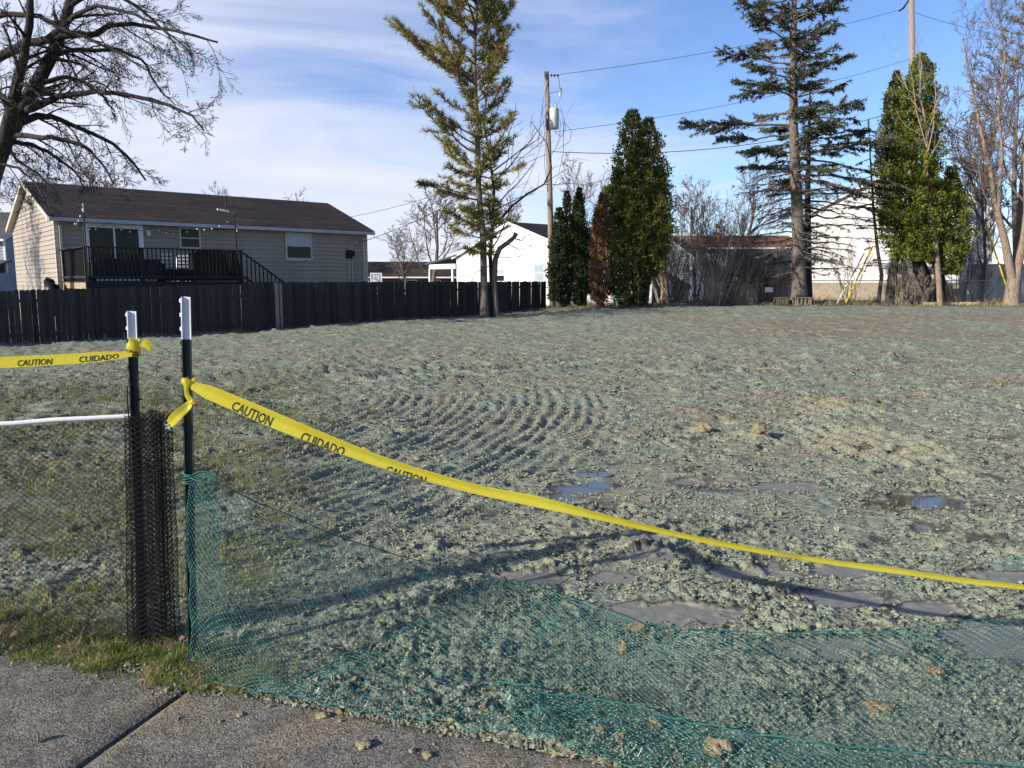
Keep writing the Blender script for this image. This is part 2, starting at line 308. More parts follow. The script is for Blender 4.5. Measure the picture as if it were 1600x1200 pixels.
def field(x, y):
    """height above the smooth terrain and the masks mulch, grass, wet, brown"""
    r = np.hypot(x, y)
    wx, wy = x + 0.05 * noise2(x * 4, y * 4, 21), y + 0.05 * noise2(x * 4, y * 4, 22)
    n_big = fbm(x * 0.45, y * 0.45, 3, 1); n_mid = fbm(wx * 2.2, wy * 2.2, 3, 5)
    bil = 1 - np.abs(noise2(wx * 13, wy * 13, 9)) * 2; bil2 = 1 - np.abs(noise2(wx * 27, wy * 27, 10)) * 2
    fine = noise2(x * 58, y * 58, 11)
    b0 = -0.9 - 0.20 * (y - 3)
    grass = ss(0.55, -0.9, x - b0 + 0.9 * n_mid + 0.8 * n_big) * ss(-0.35, 0.25, fbm(x * 1.1, y * 1.1, 3, 31) + 0.16) * ss(15, 10, y)
    grass = np.maximum(grass, 0.9 * ss(0.30, 0.05, edge_s(x, y)) * ss(-0.75, -1.15, x))
    rough_y = 0.28 + 1.15 * ss(-0.3, 0.3, fbm(x * 0.9, y * 0.9, 3, 41))
    far = 1.0 + 1.1 * ss(5, 14, r)
    h = 0.030 * n_mid + far * rough_y * (0.0165 * bil + 0.0105 * bil2 + (0.004 + 0.012 * ss(6, 24, r)) * fine) + 0.05 * n_big * ss(4, 9, r)
    clump = ss(0.30, 0.62, fbm(wx * 5.0, wy * 5.0, 2, 51)); h = h + 0.030 * clump * rough_y
    h = h - far * 0.022 * ss(0.18, 0.5, noise2(wx * 7.5 + 3, wy * 7.5, 53)) * ss(4, 9, r)
    # curved tread ridges of a turning machine
    cx, cy = -9.25, 10.5
    rr = np.hypot(x - cx, y - cy); an = np.degrees(np.arctan2(y - cy, x - cx))
    m1 = ss(7.0, 7.7, rr) * ss(10.75, 10.3, rr) * ss(-42, -36, an) * ss(4, -1, an) * ss(-0.45, 0.05, fbm(x * 1.1, y * 1.1, 2, 61) + 0.12)
    ph = (rr + 0.05 * noise2(x * 1.7, y * 1.7, 62) + 0.015 * noise2(x * 7, y * 7, 64)) / 0.165
    ridge = np.abs(np.mod(ph, 1) - 0.5) * 2
    h = h * (1 - 0.65 * m1) + m1 * (0.056 * ridge ** 2 - 0.024) * (0.75 + 0.6 * noise2(x * 3, y * 3, 63))
    # a straight track with cross lugs further back
    for (ax, ay), (bx, by), w in (((-2.7, 11.9), (2.2, 15.3), 0.42), ((-5.6, 12.3), (-1.2, 14.6), 0.35), ((2.4, 13.2), (8.5, 15.5), 0.35)):
        L = math.hypot(bx - ax, by - ay); tx, ty = (bx - ax) / L, (by - ay) / L
        t = (x - ax) * tx + (y - ay) * ty; d = (x - ax) * -ty + (y - ay) * tx + 0.06 * noise2(x * 2, y * 2, 65)
        mm = ss(w, w - 0.1, np.abs(d)) * ss(0, 0.5, t) * ss(L, L - 0.5, t)
        lug = np.abs(np.mod((t + d * 0.35) / 0.34, 1) - 0.5) * 2
        h = h + mm * (0.06 * lug ** 2 - 0.045) + 0.075 * np.exp(-((np.abs(d) - w - 0.06) / 0.07) ** 2) * ss(0, 0.5, t) * ss(L, L - 0.5, t) * (0.5 + 0.9 * np.abs(noise2(x * 4, y * 4, 66)))
    # short ridges running away from the viewer on the right
    for px, py, rx, ry in ((1345, 690, 0.85, 1.3), (1300, 640, 0.7, 0.8)):
        c = at(px, py, z=0)
        m3 = ss(1.1, 0.6, np.hypot((x - c[0]) / rx, (y - c[1]) / ry))
        h = h + m3 * (0.078 * (np.abs(np.mod((x + 0.12 * (y - c[1]) + 0.03 * noise2(x * 3, y * 3, 68)) / 0.24, 1) - 0.5) * 2) ** 2 - 0.025)
    (ax, ay), (bx, by) = RUT
    L = math.hypot(bx - ax, by - ay); tx, ty = (bx - ax) / L, (by - ay) / L
    t = (x - ax) * tx + (y - ay) * ty; d = (x - ax) * -ty + (y - ay) * tx + 0.05 * noise2(x * 3, y * 3, 69)
    rut = 0.0 * np.exp(-(d / 0.075) ** 2) * ss(-0.1, 0.3, t) * ss(L + 0.1, L - 0.3, t)
    h = h * (1 - 0.6 * rut) - 0.045 * rut 
    # lumps of turned mud in a loose line further back
    for px, py, k in ((1100, 560, 0.16), (1098, 563, 0.12), (1185, 690, 0.11), (1095, 675, 0.13), (1120, 637, 0.06), (1260, 560, 0.12), (1385, 572, 0.12), (1360, 566, 0.08), (1300, 557, 0.1), (1090, 595, 0.08), (1120, 590, 0.07), (1420, 545, 0.1), (1405, 543, 0.1), (640, 566, 0.12), (660, 562, 0.14), (680, 560, 0.1), (880, 552, 0.12), (1130, 500, 0.14), (1152, 503, 0.12), (1230, 503, 0.1), (1250, 505, 0.1), (1000, 950, 0.05), (860, 890, 0.05), (1420, 1030, 0.05), (1090, 625, 0.07), (940, 600, 0.06), (590, 552, 0.12)):
        c = at(px, py, z=0); rad = k * (1.0 if c[1] < 9 else 1.5)
        h = h + k * 0.75 * np.exp(-(((x - c[0]) / rad) ** 2 + ((y - c[1]) / (rad * 0.8)) ** 2)) * (1 + 0.6 * noise2(x * 14, y * 14, 71))
    wet = 0.75 * rut
    for cx, cy, rx, ry, dep, kind in PUDDLES:
        q = np.hypot((x - cx) / rx, (y - cy) / ry) + 0.55 * fbm(x * 6.5, y * 6.5, 2, 81) + 0.12 * noise2(x * 24, y * 24, 83)
        m = ss(1.02, 0.86, q)
        m = m * (1 - (0.55 if kind == "m" else 0.15) * ss(0.15, 0.5, fbm(x * 11, y * 11, 2, 85)))
        h = h * (1 - m) + m * (-(0.55 if kind == "w" else 0.15) * dep + 0.004 * n_mid + 0.002 * bil2)
        wet = np.maximum(wet, ss(1.12, 0.88, q))
    wetspot = ss(0.30, 0.55, fbm(x * 1.6, y * 1.6, 3, 91)) * ss(-0.6, 0.6, x) * ss(9, 6.5, y) * ss(2.4, 2.9, y)
    h = h * (1 - 0.55 * wetspot) - 0.012 * wetspot; wet = np.maximum(wet, 0.8 * wetspot)
    h = h * (1 - 0.55 * grass * ss(6, 3, r))
    mulch = ss(-0.48, 0.28, n_big + 0.45 * fbm(x * 1.7, y * 1.7, 3, 95)) * 0.85 + 0.15
    brown = 1.0 * ss(17, 22, y) * ss(33.5, 30, y) * ss(2, 8, x) * ss(-0.4, 0.25, fbm(x * 0.16, y * 0.35, 2, 97)) + 0.7 * ss(0.0, 0.3, fbm(x * 0.5, y * 0.9, 2, 99)) * ss(5, 7, y) * ss(22, 16, y)
    strip = ss(32, 35, y) * ss(-2, 2, x)
    mulch = np.clip(np.maximum(mulch, strip) * (1 - 0.75 * np.clip(brown, 0, 1)), 0, 1)
    # beyond the seeded field: leaf litter and yards
    yard = np.maximum(ss(39.3, 40.1, y + 0.35 * noise2(x * 0.7, y * 0.7, 101) + 0.02 * x), 0)
    h = h * (1 - 0.5 * yard)
    return h, mulch, np.clip(grass, 0, 1), np.clip(wet, 0, 1), np.clip(brown, 0, 1), yard
def ground_z(x, y):
    x = np.atleast_1d(np.asarray(x, float)); y = np.atleast_1d(np.asarray(y, float))
    return zb(x, y) + field(x, y)[0]

nr, na = 1180, 470
rad = np.concatenate([np.exp(np.linspace(math.log(1.9), math.log(44), nr - 40)), np.exp(np.linspace(math.log(44.6), math.log(150), 40))])
ang = np.radians(np.linspace(-53, 53, na))
RR, AA = np.meshgrid(rad, ang, indexing="ij")
gx, gy = RR * np.sin(AA), RR * np.cos(AA)
gh, g_mulch, g_grass, g_wet, g_brown, g_yard = field(gx, gy)
sd = edge_s(gx, gy)
gz = zb(gx, gy) + gh * ss(-0.01, 0.15, sd + 0.03 * noise2(gx * 7, gy * 7, 171)) + 0.006 + 0.010 * (1 - np.abs(noise2(gx * 22, gy * 22, 172)) * 2) * ss(0.0, 0.03, sd) * ss(0.16, 0.06, sd) - 0.018 * (1 - ss(0.0, 0.06, sd))
gz = np.where(sd < 0.0, -0.10, gz)
V = np.stack([gx, gy, gz], -1).reshape(-1, 3)
i, j = np.meshgrid(np.arange(nr - 1), np.arange(na - 1), indexing="ij")
b = i * na + j
Fq = np.stack([b, b + 1, b + na + 1, b + na], -1).reshape(-1, 4)[:, ::-1]
fb = MB(); fb.add(V, Fq)
field_me = fb.mesh("muddy_field", True)
at1 = field_me.color_attributes.new("mask", "FLOAT_COLOR", "POINT")
at1.data.foreach_set("color", np.stack([g_mulch, g_grass, g_wet, g_brown], -1).astype(np.float32).ravel())
at2 = field_me.attributes.new("yard", "FLOAT", "POINT")
at2.data.foreach_set("value", g_yard.astype(np.float32).ravel())

def field_material():
    m = bpy.data.materials.new("hydroseeded mud"); m.use_nodes = True
    nt = m.node_tree; N, L = nt.nodes, nt.links; bs = N["Principled BSDF"]
    a = N.new("ShaderNodeAttribute"); a.attribute_name = "mask"
    y = N.new("ShaderNodeAttribute"); y.attribute_name = "yard"
    sp = N.new("ShaderNodeSeparateColor"); L.new(a.outputs["Color"], sp.inputs[0])
    co = N.new("ShaderNodeTexCoord")
    def nz(scale, detail=4, rough=0.6):
        n = N.new("ShaderNodeTexNoise"); n.inputs["Scale"].default_value = scale; n.inputs["Detail"].default_value = detail; n.inputs["Roughness"].default_value = rough
        L.new(co.outputs["Object"], n.inputs["Vector"]); return n.outputs[0]
    def ramp(v, lo, hi, a0=0.0, a1=1.0):
        r = N.new("ShaderNodeMapRange"); L.new(v, r.inputs["Value"])
        for k, q in (("From Min", lo), ("From Max", hi), ("To Min", a0), ("To Max", a1)): r.inputs[k].default_value = q
        return r.outputs[0]
    def mix(f, c1, c2):
        x = N.new("ShaderNodeMixRGB")
        if isinstance(f, float): x.inputs[0].default_value = f
        else: L.new(f, x.inputs[0])
        for k, c in ((1, c1), (2, c2)):
            if isinstance(c, tuple): x.inputs[k].default_value = (*c, 1)
            else: L.new(c, x.inputs[k])
        return x.outputs[0]
    def mul(p, q):
        x = N.new("ShaderNodeMath"); x.operation = "MULTIPLY"
        for k, c in ((0, p), (1, q)):
            if isinstance(c, float): x.inputs[k].default_value = c
            else: L.new(c, x.inputs[k])
        return x.outputs[0]
    f1, f2, f3 = nz(75, 3), nz(14, 4), nz(160, 2)
    tan = mix(ramp(f2, 0.35, 0.65), (0.185, 0.178, 0.122), (0.295, 0.283, 0.20))
    tan = mix(ramp(f1, 0.52, 0.64, 0, 0.6), tan, (0.40, 0.385, 0.285))
    teal = mix(ramp(f2, 0.35, 0.65), (0.150, 0.193, 0.147), (0.245, 0.288, 0.208))
    teal = mix(ramp(f1, 0.54, 0.66, 0, 0.75), teal, (0.42, 0.47, 0.355))
    teal = mix(ramp(nz(2.3, 3), 0.60, 0.72, 0, 0.55), teal, (0.13, 0.30, 0.27))
    mm = mul(sp.outputs[0], ramp(nz(5, 5, 0.7), 0.34, 0.60, 0.25, 1.0))
    c = mix(mm, tan, teal)
    brown = mix(ramp(f2, 0.35, 0.65), (0.185, 0.145, 0.095), (0.30, 0.245, 0.17))
    c = mix(mul(a.outputs["Alpha"], ramp(nz(1.3, 4), 0.3, 0.6, 0.25, 0.85)), c, brown)
    dark = ramp(nz(34, 3, 0.7), 0.36, 0.47, 0.85, 0.0); c = mix(dark, c, (0.055, 0.052, 0.038))  # dark specks put the shade of soil crevices into the colour
    gr = mix(ramp(f1, 0.4, 0.6), (0.055, 0.065, 0.03), (0.12, 0.12, 0.055))
    c = mix(mul(sp.outputs[1], ramp(nz(22, 4), 0.34, 0.6, 0.2, 0.95)), c, gr)
    wetc = mix(ramp(f2, 0.3, 0.7), (0.165, 0.155, 0.13), (0.225, 0.21, 0.175))
    c = mix(mul(sp.outputs[2], ramp(nz(24, 3), 0.3, 0.55, 0.55, 0.95)), c, wetc)
    ring = mul(ramp(sp.outputs[2], 0.04, 0.30), ramp(sp.outputs[2], 0.55, 0.85, 0.75, 0.0)); c = mix(ring, c, (0.075, 0.070, 0.055))
    litter = mix(ramp(nz(9, 5), 0.38, 0.62), (0.12, 0.085, 0.05), (0.28, 0.205, 0.13))
    ring = mul(ramp(sp.outputs[2], 0.04, 0.30), ramp(sp.outputs[2], 0.55, 0.85, 0.75, 0.0)); c = mix(ring, c, (0.075, 0.070, 0.055))
    litter = mix(ramp(nz(0.35, 3), 0.42, 0.58), litter, (0.10, 0.115, 0.045))
    c = mix(y.outputs["Fac"], c, litter)
    L.new(c, bs.inputs["Base Color"])
    L.new(ramp(sp.outputs[2], 0.3, 1.0, 0.88, 0.42), bs.inputs["Roughness"]); bs.inputs["Specular IOR Level"].default_value = 0.35
    bp = N.new("ShaderNodeBump"); bp.inputs["Distance"].default_value = 0.012
    L.new(ramp(sp.outputs[2], 0.3, 1.0, 1.0, 0.10), bp.inputs["Strength"])
    s = N.new("ShaderNodeMath"); s.operation = "ADD"; L.new(f1, s.inputs[0]); L.new(mul(nz(30, 3), 1.5), s.inputs[1])
    L.new(s.outputs[0], bp.inputs["Height"]); L.new(bp.outputs[0], bs.inputs["Normal"])
    return m
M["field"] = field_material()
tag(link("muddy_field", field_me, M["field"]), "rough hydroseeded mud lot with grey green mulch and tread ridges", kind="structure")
gb = MB(); gb.add([(-700, -300, -0.5), (700, -300, -0.5), (700, 1200, -0.5), (-700, 1200, -0.5)], [(0, 1, 2, 3)])
M["lawn"] = material("dull winter lawn", (0.09, 0.10, 0.04), (0.17, 0.145, 0.08), 0.5, 0.95)
tag(gb.build("ground", M["lawn"]), "dull winter lawn reaching out to the horizon", kind="structure")

water = bpy.data.materials.new("muddy puddle water"); water.use_nodes = True
wb = water.node_tree.nodes["Principled BSDF"]; wb.inputs["Base Color"].default_value = (0.085, 0.075, 0.055, 1); wb.inputs["Roughness"].default_value = 0.035; wb.inputs["Specular IOR Level"].default_value = 0.9
for cx, cy, rx, ry, dep, kind in PUDDLES:
    if kind != "w": continue
    t = np.linspace(0, 2 * np.pi, 40, endpoint=False)
    p = MB(); lv = float(zb(cx, cy)) + 0.006 - 0.55 * dep + 0.006
    p.add(np.stack([cx + 1.25 * rx * np.cos(t), cy + 1.25 * ry * np.sin(t), np.full(40, lv)], -1), [range(40)])
    tag(p.build("puddle", water), "shallow rain puddle lying in the mud", kind="structure")

# sidewalk: separate concrete slabs with open joints
def concrete():
    m = material("exposed aggregate concrete", (0.112, 0.101, 0.086), (0.190, 0.172, 0.145), 7, 0.9, bump=0.5, bscale=120, c3=(0.24, 0.185, 0.12), s3=2.2, lo3=0.50, hi3=0.78)
    nt = m.node_tree; N, L = nt.nodes, nt.links; bs = N["Principled BSDF"]
    old = bs.inputs["Base Color"].links[0].from_socket
    v = N.new("ShaderNodeTexVoronoi"); v.inputs["Scale"].default_value = 120; co = N.new("ShaderNodeTexCoord"); L.new(co.outputs["Object"], v.inputs["Vector"])
    x = N.new("ShaderNodeMixRGB"); x.blend_type = "MULTIPLY"; x.inputs[0].default_value = 0.72; L.new(old, x.inputs[1])
    r = N.new("ShaderNodeMapRange"); r.inputs["To Min"].default_value = 0.22; r.inputs["To Max"].default_value = 1.75
    sp = N.new("ShaderNodeSeparateColor"); L.new(v.outputs["Color"], sp.inputs[0]); L.new(sp.outputs[0], r.inputs["Value"])
    L.new(r.outputs[0], x.inputs[2]); L.new(x.outputs[0], bs.inputs["Base Color"])
    return m
M["concrete"] = concrete()
sw = empty("sidewalk", (JOINT[0], JOINT[1], 0.0), math.atan2(E_DIR[1], E_DIR[0]))
tag(sw, "worn grey concrete sidewalk with a dark joint", kind="structure")
for k in range(-3, 3):
    s = MB(); g = 0.013; x0, x1 = 1.83 * k + g, 1.83 * (k + 1) - g; c = 0.008
    nx, ny = 90, 60
    X, Y = np.meshgrid(np.linspace(x0, x1, nx), np.linspace(-1.7, 0, ny), indexing="ij")
    ed = np.minimum(np.minimum(X - x0, x1 - X), np.minimum(-Y, Y + 1.7))
    Z = -0.012 * (1 - ss(0, 0.03, ed + 0.006 * noise2(X * 30, Y * 30, k + 200))) + 0.002 * fbm(X * 5 + k * 7, Y * 5, 3, 201)
    Yj = Y + 0.012 * noise2(X * 6, Y * 0, 202) * (Y > -0.03)
    s.add(np.stack([X, Yj, Z], -1).reshape(-1, 3), np.stack([(np.arange(nx - 1)[:, None] * ny + np.arange(ny - 1)[None]) + o for o in (0, ny, ny + 1, 1)], -1).reshape(-1, 4))
    s.box(x0, x1, -1.7, -0.012, -0.11, -0.0135)
    s.build("slab", M["concrete"], sw, True)
dirt = material("dark joint dirt", (0.03, 0.026, 0.02), (0.06, 0.05, 0.04), 20, 0.95)
vb = MB(); vb.box(-5, 5, -6, 0.02, -0.16, -0.035)
vg = vb.build("joint_dirt", dirt, sw)

# ---------------------------------------------------------------- crumbs, clods, grass
ICO_V = []
_t = (1 + 5 ** 0.5) / 2
ICO_V = norm(np.array([(-1, _t, 0), (1, _t, 0), (-1, -_t, 0), (1, -_t, 0), (0, -1, _t), (0, 1, _t), (0, -1, -_t), (0, 1, -_t), (_t, 0, -1), (_t, 0, 1), (-_t, 0, -1), (-_t, 0, 1)], float))
ICO_F = np.array([(0, 11, 5), (0, 5, 1), (0, 1, 7), (0, 7, 10), (0, 10, 11), (1, 5, 9), (5, 11, 4), (11, 10, 2), (10, 7, 6), (7, 1, 8), (3, 9, 4), (3, 4, 2), (3, 2, 6), (3, 6, 8), (3, 8, 9), (4, 9, 5), (2, 4, 11), (6, 2, 10), (8, 6, 7), (9, 8, 1)])
def lumps(mb, P, R, flat=0.75):
    n = len(P)
    S = R[:, None, None] * rng.uniform(0.35, 1.55, (n, 12, 1))
    V = ICO_V[None] * S
    a = rng.uniform(0, 6.28, n); ca, sa = np.cos(a)[:, None], np.sin(a)[:, None]
    V = np.stack([V[..., 0] * ca - V[..., 1] * sa, V[..., 0] * sa + V[..., 1] * ca, V[..., 2] * flat], -1) + P[:, None]
    mb.add(V.reshape(-1, 3), (ICO_F[None] + (np.arange(n) * 12)[:, None, None]).reshape(-1, 3))
n = 62000
r = np.exp(rng.uniform(math.log(2.15), math.log(26), n)); a = np.radians(rng.uniform(-38, 38, n))
cx, cy = r * np.sin(a), r * np.cos(a)
h, mu, gr, we, br, yd = field(cx, cy)
keep = (edge_s(cx, cy) > 0.0) & (rng.random(n) > gr * 0.85) & (rng.random(n) > np.clip(we * 1.05 - 0.12 * ss(-0.1, 0.4, noise2(cx * 9, cy * 9, 133)), 0, 0.985))
keep &= rng.random(n) < (0.30 + 0.9 * ss(-0.2, 0.45, fbm(cx * 3.2, cy * 3.2, 3, 131))) * ss(25, 8, r)
keep &= rng.random(n) < 0.45 + 0.9 * ss(-0.2, 0.45, fbm(cx * 3.2, cy * 3.2, 3, 131))
cx, cy, h, r = cx[keep], cy[keep], h[keep], r[keep]
R = np.exp(rng.normal(math.log(0.0044), 0.45, len(cx))) + 0.00095 * r
R = np.minimum(R, 0.05)
cr = MB(); lumps(cr, np.stack([cx, cy, zb(cx, cy) + h + 0.012 + R * 0.25], -1), R)
# earth and crumbs that have crept over the sidewalk's edge
n = 11000
t = rng.uniform(-3.2, 2.6, n); s = -np.abs(rng.normal(0, 0.030, n)) * np.where(t < 0.2, 1.5, 0.8) + 0.022
q = JOINT + t[:, None] * E_DIR + s[:, None] * E_N
k = ss(-0.3, 0.3, fbm(q[:, 0] * 4, q[:, 1] * 4, 2, 151) + 0.15 + 0.4 * (s > -0.01)); q = q[rng.random(n) < k]
R = np.exp(rng.normal(math.log(0.0036), 0.55, len(q)))
lumps(cr, np.column_stack([q, R * 0.3]), R)
n = 420; t = rng.uniform(-2.4, 2.2, n); s = -np.abs(rng.normal(0, 0.35, n)) - 0.02
q = JOINT + t[:, None] * E_DIR + s[:, None] * E_N; R = np.exp(rng.normal(math.log(0.0024), 0.45, n))
lumps(cr, np.column_stack([q, R * 0.3]), R)
M["crumb"] = material("mud crumbs dusted with mulch", (0.185, 0.178, 0.12), (0.205, 0.243, 0.182), 1.6, 0.95, bump=0.5, bscale=110, island=0.28, c3=(0.29, 0.29, 0.205), s3=3.5, lo3=0.52, hi3=0.64)
tag(cr.build("mud_crumbs", M["crumb"]), "loose crumbs of mulched mud strewn over the lot", kind="stuff")

def blades(mb, P, L, W, lean=0.5):
    n = len(P); a = rng.uniform(0, 6.28, n); b = rng.uniform(0, 6.28, n)
    side = np.stack([np.cos(a), np.sin(a), 0 * a], -1) * W[:, None]
    out = np.stack([np.cos(b), np.sin(b), 0 * b], -1) * (L * rng.uniform(0.1, lean * 1.6, n))[:, None]
    up = np.stack([0 * a, 0 * a, L * rng.uniform(0.55, 1.0, n)], -1)
    v = np.stack([P - side, P + side, P + out * 0.4 + up * 0.65 + side * 0.7, P + out * 0.4 + up * 0.65 - side * 0.7, P + out + up], 1)
    o = (np.arange(n) * 5)[:, None]
    mb.add(v.reshape(-1, 3), np.array([0, 1, 2, 3]) + o)
    mb.f.append(np.array([3, 2, 4]) + o + mb.n - 5 * n)
gb = MB()
n = 26000
t = rng.uniform(-3.2, 0.25, n); s = rng.beta(1.3, 1.6, n) * 0.36 - 0.085
P2 = JOINT + t[:, None] * E_DIR + s[:, None] * E_N
k = ss(-0.35, 0.25, fbm(P2[:, 0] * 6, P2[:, 1] * 6, 2, 141) + 0.30 - 0.9 * np.maximum(t + 0.12, 0) - 3.5 * np.maximum(-0.01 - s, 0))
P2 = P2[rng.random(n) < k]
L = rng.uniform(0.018, 0.055, len(P2)) * (0.7 + 0.9 * ss(-0.1, 0.4, fbm(P2[:, 0] * 9, P2[:, 1] * 9, 2, 142)))
blades(gb, np.column_stack([P2, np.where(edge_s(P2[:, 0], P2[:, 1]) > 0, ground_z(P2[:, 0], P2[:, 1]) + 0.004, 0.0)]), L, rng.uniform(0.0010, 0.0024, len(P2)), 0.9)
n = 60000
r = np.exp(rng.uniform(math.log(2.8), math.log(17), n)); a = np.radians(rng.uniform(-40, 2, n))
cx, cy = r * np.sin(a), r * np.cos(a)
h, mu, gr, we, br, yd = field(cx, cy)
keep = (edge_s(cx, cy) > 0.02) & (rng.random(n) < gr ** 1.5 * 0.8)
cx, cy, h, r = cx[keep], cy[keep], h[keep], r[keep]
blades(gb, np.stack([cx, cy, zb(cx, cy) + h + 0.006], -1), rng.uniform(0.02, 0.055, len(cx)) * (1 + r * 0.03), 0.0012 + 0.0005 * r * rng.uniform(0.5, 1, len(cx)), 1.0)
tag(gb.build("grass", M["grass"]), "thin tufts of spring grass beside the sidewalk and in the mud", kind="stuff")
# fallen leaf scraps in the grass and along the sidewalk edge
n = 620; t = rng.uniform(-3.0, 2.0, n); s = rng.normal(0.06, 0.10, n) * np.where(t < 0.15, 1.0, 0.35) - 0.02
q = JOINT + t[:, None] * E_DIR + s[:, None] * E_N; keep = (rng.random(n) < np.where(t < 0.15, 1.0, 0.25)); q = q[keep]; n = len(q)
z = np.where(edge_s(q[:, 0], q[:, 1]) > 0, ground_z(q[:, 0], q[:, 1]) + 0.016, 0.004)
a = rng.uniform(0, 6.28, n); u = np.stack([np.cos(a), np.sin(a), rng.normal(0, 0.5, n)], -1); w = np.stack([-np.sin(a), np.cos(a), rng.normal(0, 0.5, n)], -1); sz = rng.uniform(0.005, 0.015, n)[:, None]
c = np.column_stack([q, z + rng.uniform(0, 0.012, n)]); lt_ = MB()
lt_.add(np.stack([c - u * sz, c + w * sz * 0.6 + [0, 0, 0.003], c + u * sz, c - w * sz * 0.6 + [0, 0, 0.002]], 1).reshape(-1, 3), np.array([[0, 1, 2], [0, 2, 3]])[None].repeat(n, 0).reshape(-1, 3) + np.repeat(np.arange(n) * 4, 2)[:, None])
tag(lt_.build("leaf_litter", M["leaf"]), "small scraps of dead leaf in the grass along the sidewalk", kind="stuff")
# grass and dry stalks at the foot of the wooden fence are added with the fence

def clod(px, py, size, mat, label, z=0.0, cat="mud clod", name="mud_clod", stretch=(1, 1, 0.7), group=None):
    c = at(px, py, z=z); g = float(ground_z(c[0], c[1])[0]) + 0.012 if edge_s(c[0], c[1]) > 0 else 0.0
    ico = [ICO_V, ICO_F]
    v, f = ICO_V.copy(), ICO_F.copy()
    for _ in range(2):                                       # two rounds of splitting give a lumpy 320 face clod
        e = {}; nv = list(map(tuple, v)); nf = []
        def midp(p, q):
            key = (min(p, q), max(p, q))
            if key not in e: e[key] = len(nv); nv.append(tuple(norm((np.array(nv[p]) + np.array(nv[q])) / 2)))
            return e[key]
        for p, q, s_ in f:
            x, y, w = midp(p, q), midp(q, s_), midp(s_, p); nf += [(p, x, w), (q, y, x), (s_, w, y), (x, y, w)]
        v, f = np.array(nv), np.array(nf)
    sd_ = rng.integers(1, 999)
    d = 1 + 0.55 * noise2(v[:, 0] * 1.6 + v[:, 2], v[:, 1] * 1.6 - v[:, 2] * 0.7, sd_) + 0.35 * noise2(v[:, 0] * 4 + v[:, 2] * 3, v[:, 1] * 4 + v[:, 2] * 2, sd_ + 1)
    v = v * d[:, None] * size * np.array(stretch)
    return tag(MB().add(v, f).build(name, mat, None, True, (c[0], c[1], g + size * stretch[2] * 0.35)), label, cat, group)
clod(570, 1166, 0.024, M["clod"], "rounded tan clod alone in the middle of the sidewalk")
clod(505, 1120, 0.018, M["clod"], "broken tan clod with crumbs on the sidewalk near the green net", stretch=(1.5, 1, 0.7))
clod(645, 1174, 0.012, M["clod"], "left of two small clods lying together on the sidewalk")
clod(668, 1182, 0.016, M["clod"], "right of two small clods lying together on the sidewalk")
clod(706, 1138, 0.018, M["clod"], "tan clod touching the lower edge of the green net")
clod(376, 1118, 0.012, M["clod"], "small clod on the sidewalk just right of the dark joint")
clod(344, 1128, 0.007, M["clod"], "tiny flat crumb on the sidewalk beside the joint")
clod(975, 1020, 0.028, M["clod_orange"], "upright orange clod standing in the mud behind the green net", stretch=(0.8, 0.8, 1.2))
clod(998, 988, 0.032, M["clod_orange"], "long orange clod beside the wet grey patch", stretch=(1.5, 0.8, 0.7))
clod(829, 988, 0.016, M["clod_orange"], "small upright orange clod left of the wet grey patch", stretch=(0.8, 0.8, 1.3))
clod(1025, 1140, 0.030, M["clod"], "fist sized tan clod under the folded green net")
clod(1120, 1185, 0.042, M["clod"], "large crumbly clod at the bottom of the green net")
clod(1060, 1192, 0.024, M["clod"], "clod beside the largest clod at the bottom of the net")
clod(970, 1165, 0.026, M["clod_orange"], "orange brown clod near the net's lower edge and sidewalk end")
clod(940, 1162, 0.018, M["clod"], "small clod caught in the net near the sidewalk end")
clod(1375, 1112, 0.034, M["clod_orange"], "long orange clod under the net on the right", stretch=(1.6, 0.9, 0.6))
clod(1462, 1064, 0.026, M["clod_orange"], "flat tan clod on the wet grey mud at right", stretch=(1.6, 0.8, 0.5))
clod(1352, 1027, 0.014, M["clod_orange"], "small orange clod lying on the long wet patch")
clod(1100, 678, 0.075, M["clod"], "big clod casting a shadow in the middle of the lot")
clod(1186, 690, 0.070, M["clod"], "big tan clod right of the middle of the lot")
clod(570, 703, 0.03, M["clod_orange"], "small reddish clod just beyond the yellow tape", z=0.0)
clod(30, 1002, 0.024, M["clod_orange"], "brown clod in the grass by the black mesh at far left")
clod(128, 1012, 0.022, M["clod_orange"], "reddish clod in the grass below the black mesh")
# upright dead leaf on the sidewalk
lf = MB(); c = at(62, 1160, z=0.0)
u = np.linspace(0, 1, 7); w = 0.013 * np.sin(np.pi * np.clip(u * 0.92 + 0.06, 0, 1)) ** 0.7
top = np.stack([0.006 * np.sin(u * 3), 0 * u, 0.036 * u], -1)
for dy in (0.0, 0.0012):
    lf.add(np.concatenate([top + np.stack([-w, 0.004 + 0 * u + dy, 0 * u], -1), top + [0, dy, 0], top + np.stack([w, 0.005 + 0 * u + dy, 0 * u], -1)]),
           [(q + o, q + 1 + o, q + 8 + o, q + 7 + o) for q in range(6) for o in (0, 7)])
tag(lf.build("dead_leaf", M["leaf"], None, True, (c[0], c[1], 0.002), 2.2), "curled dead leaf standing on edge on the sidewalk", "leaf")

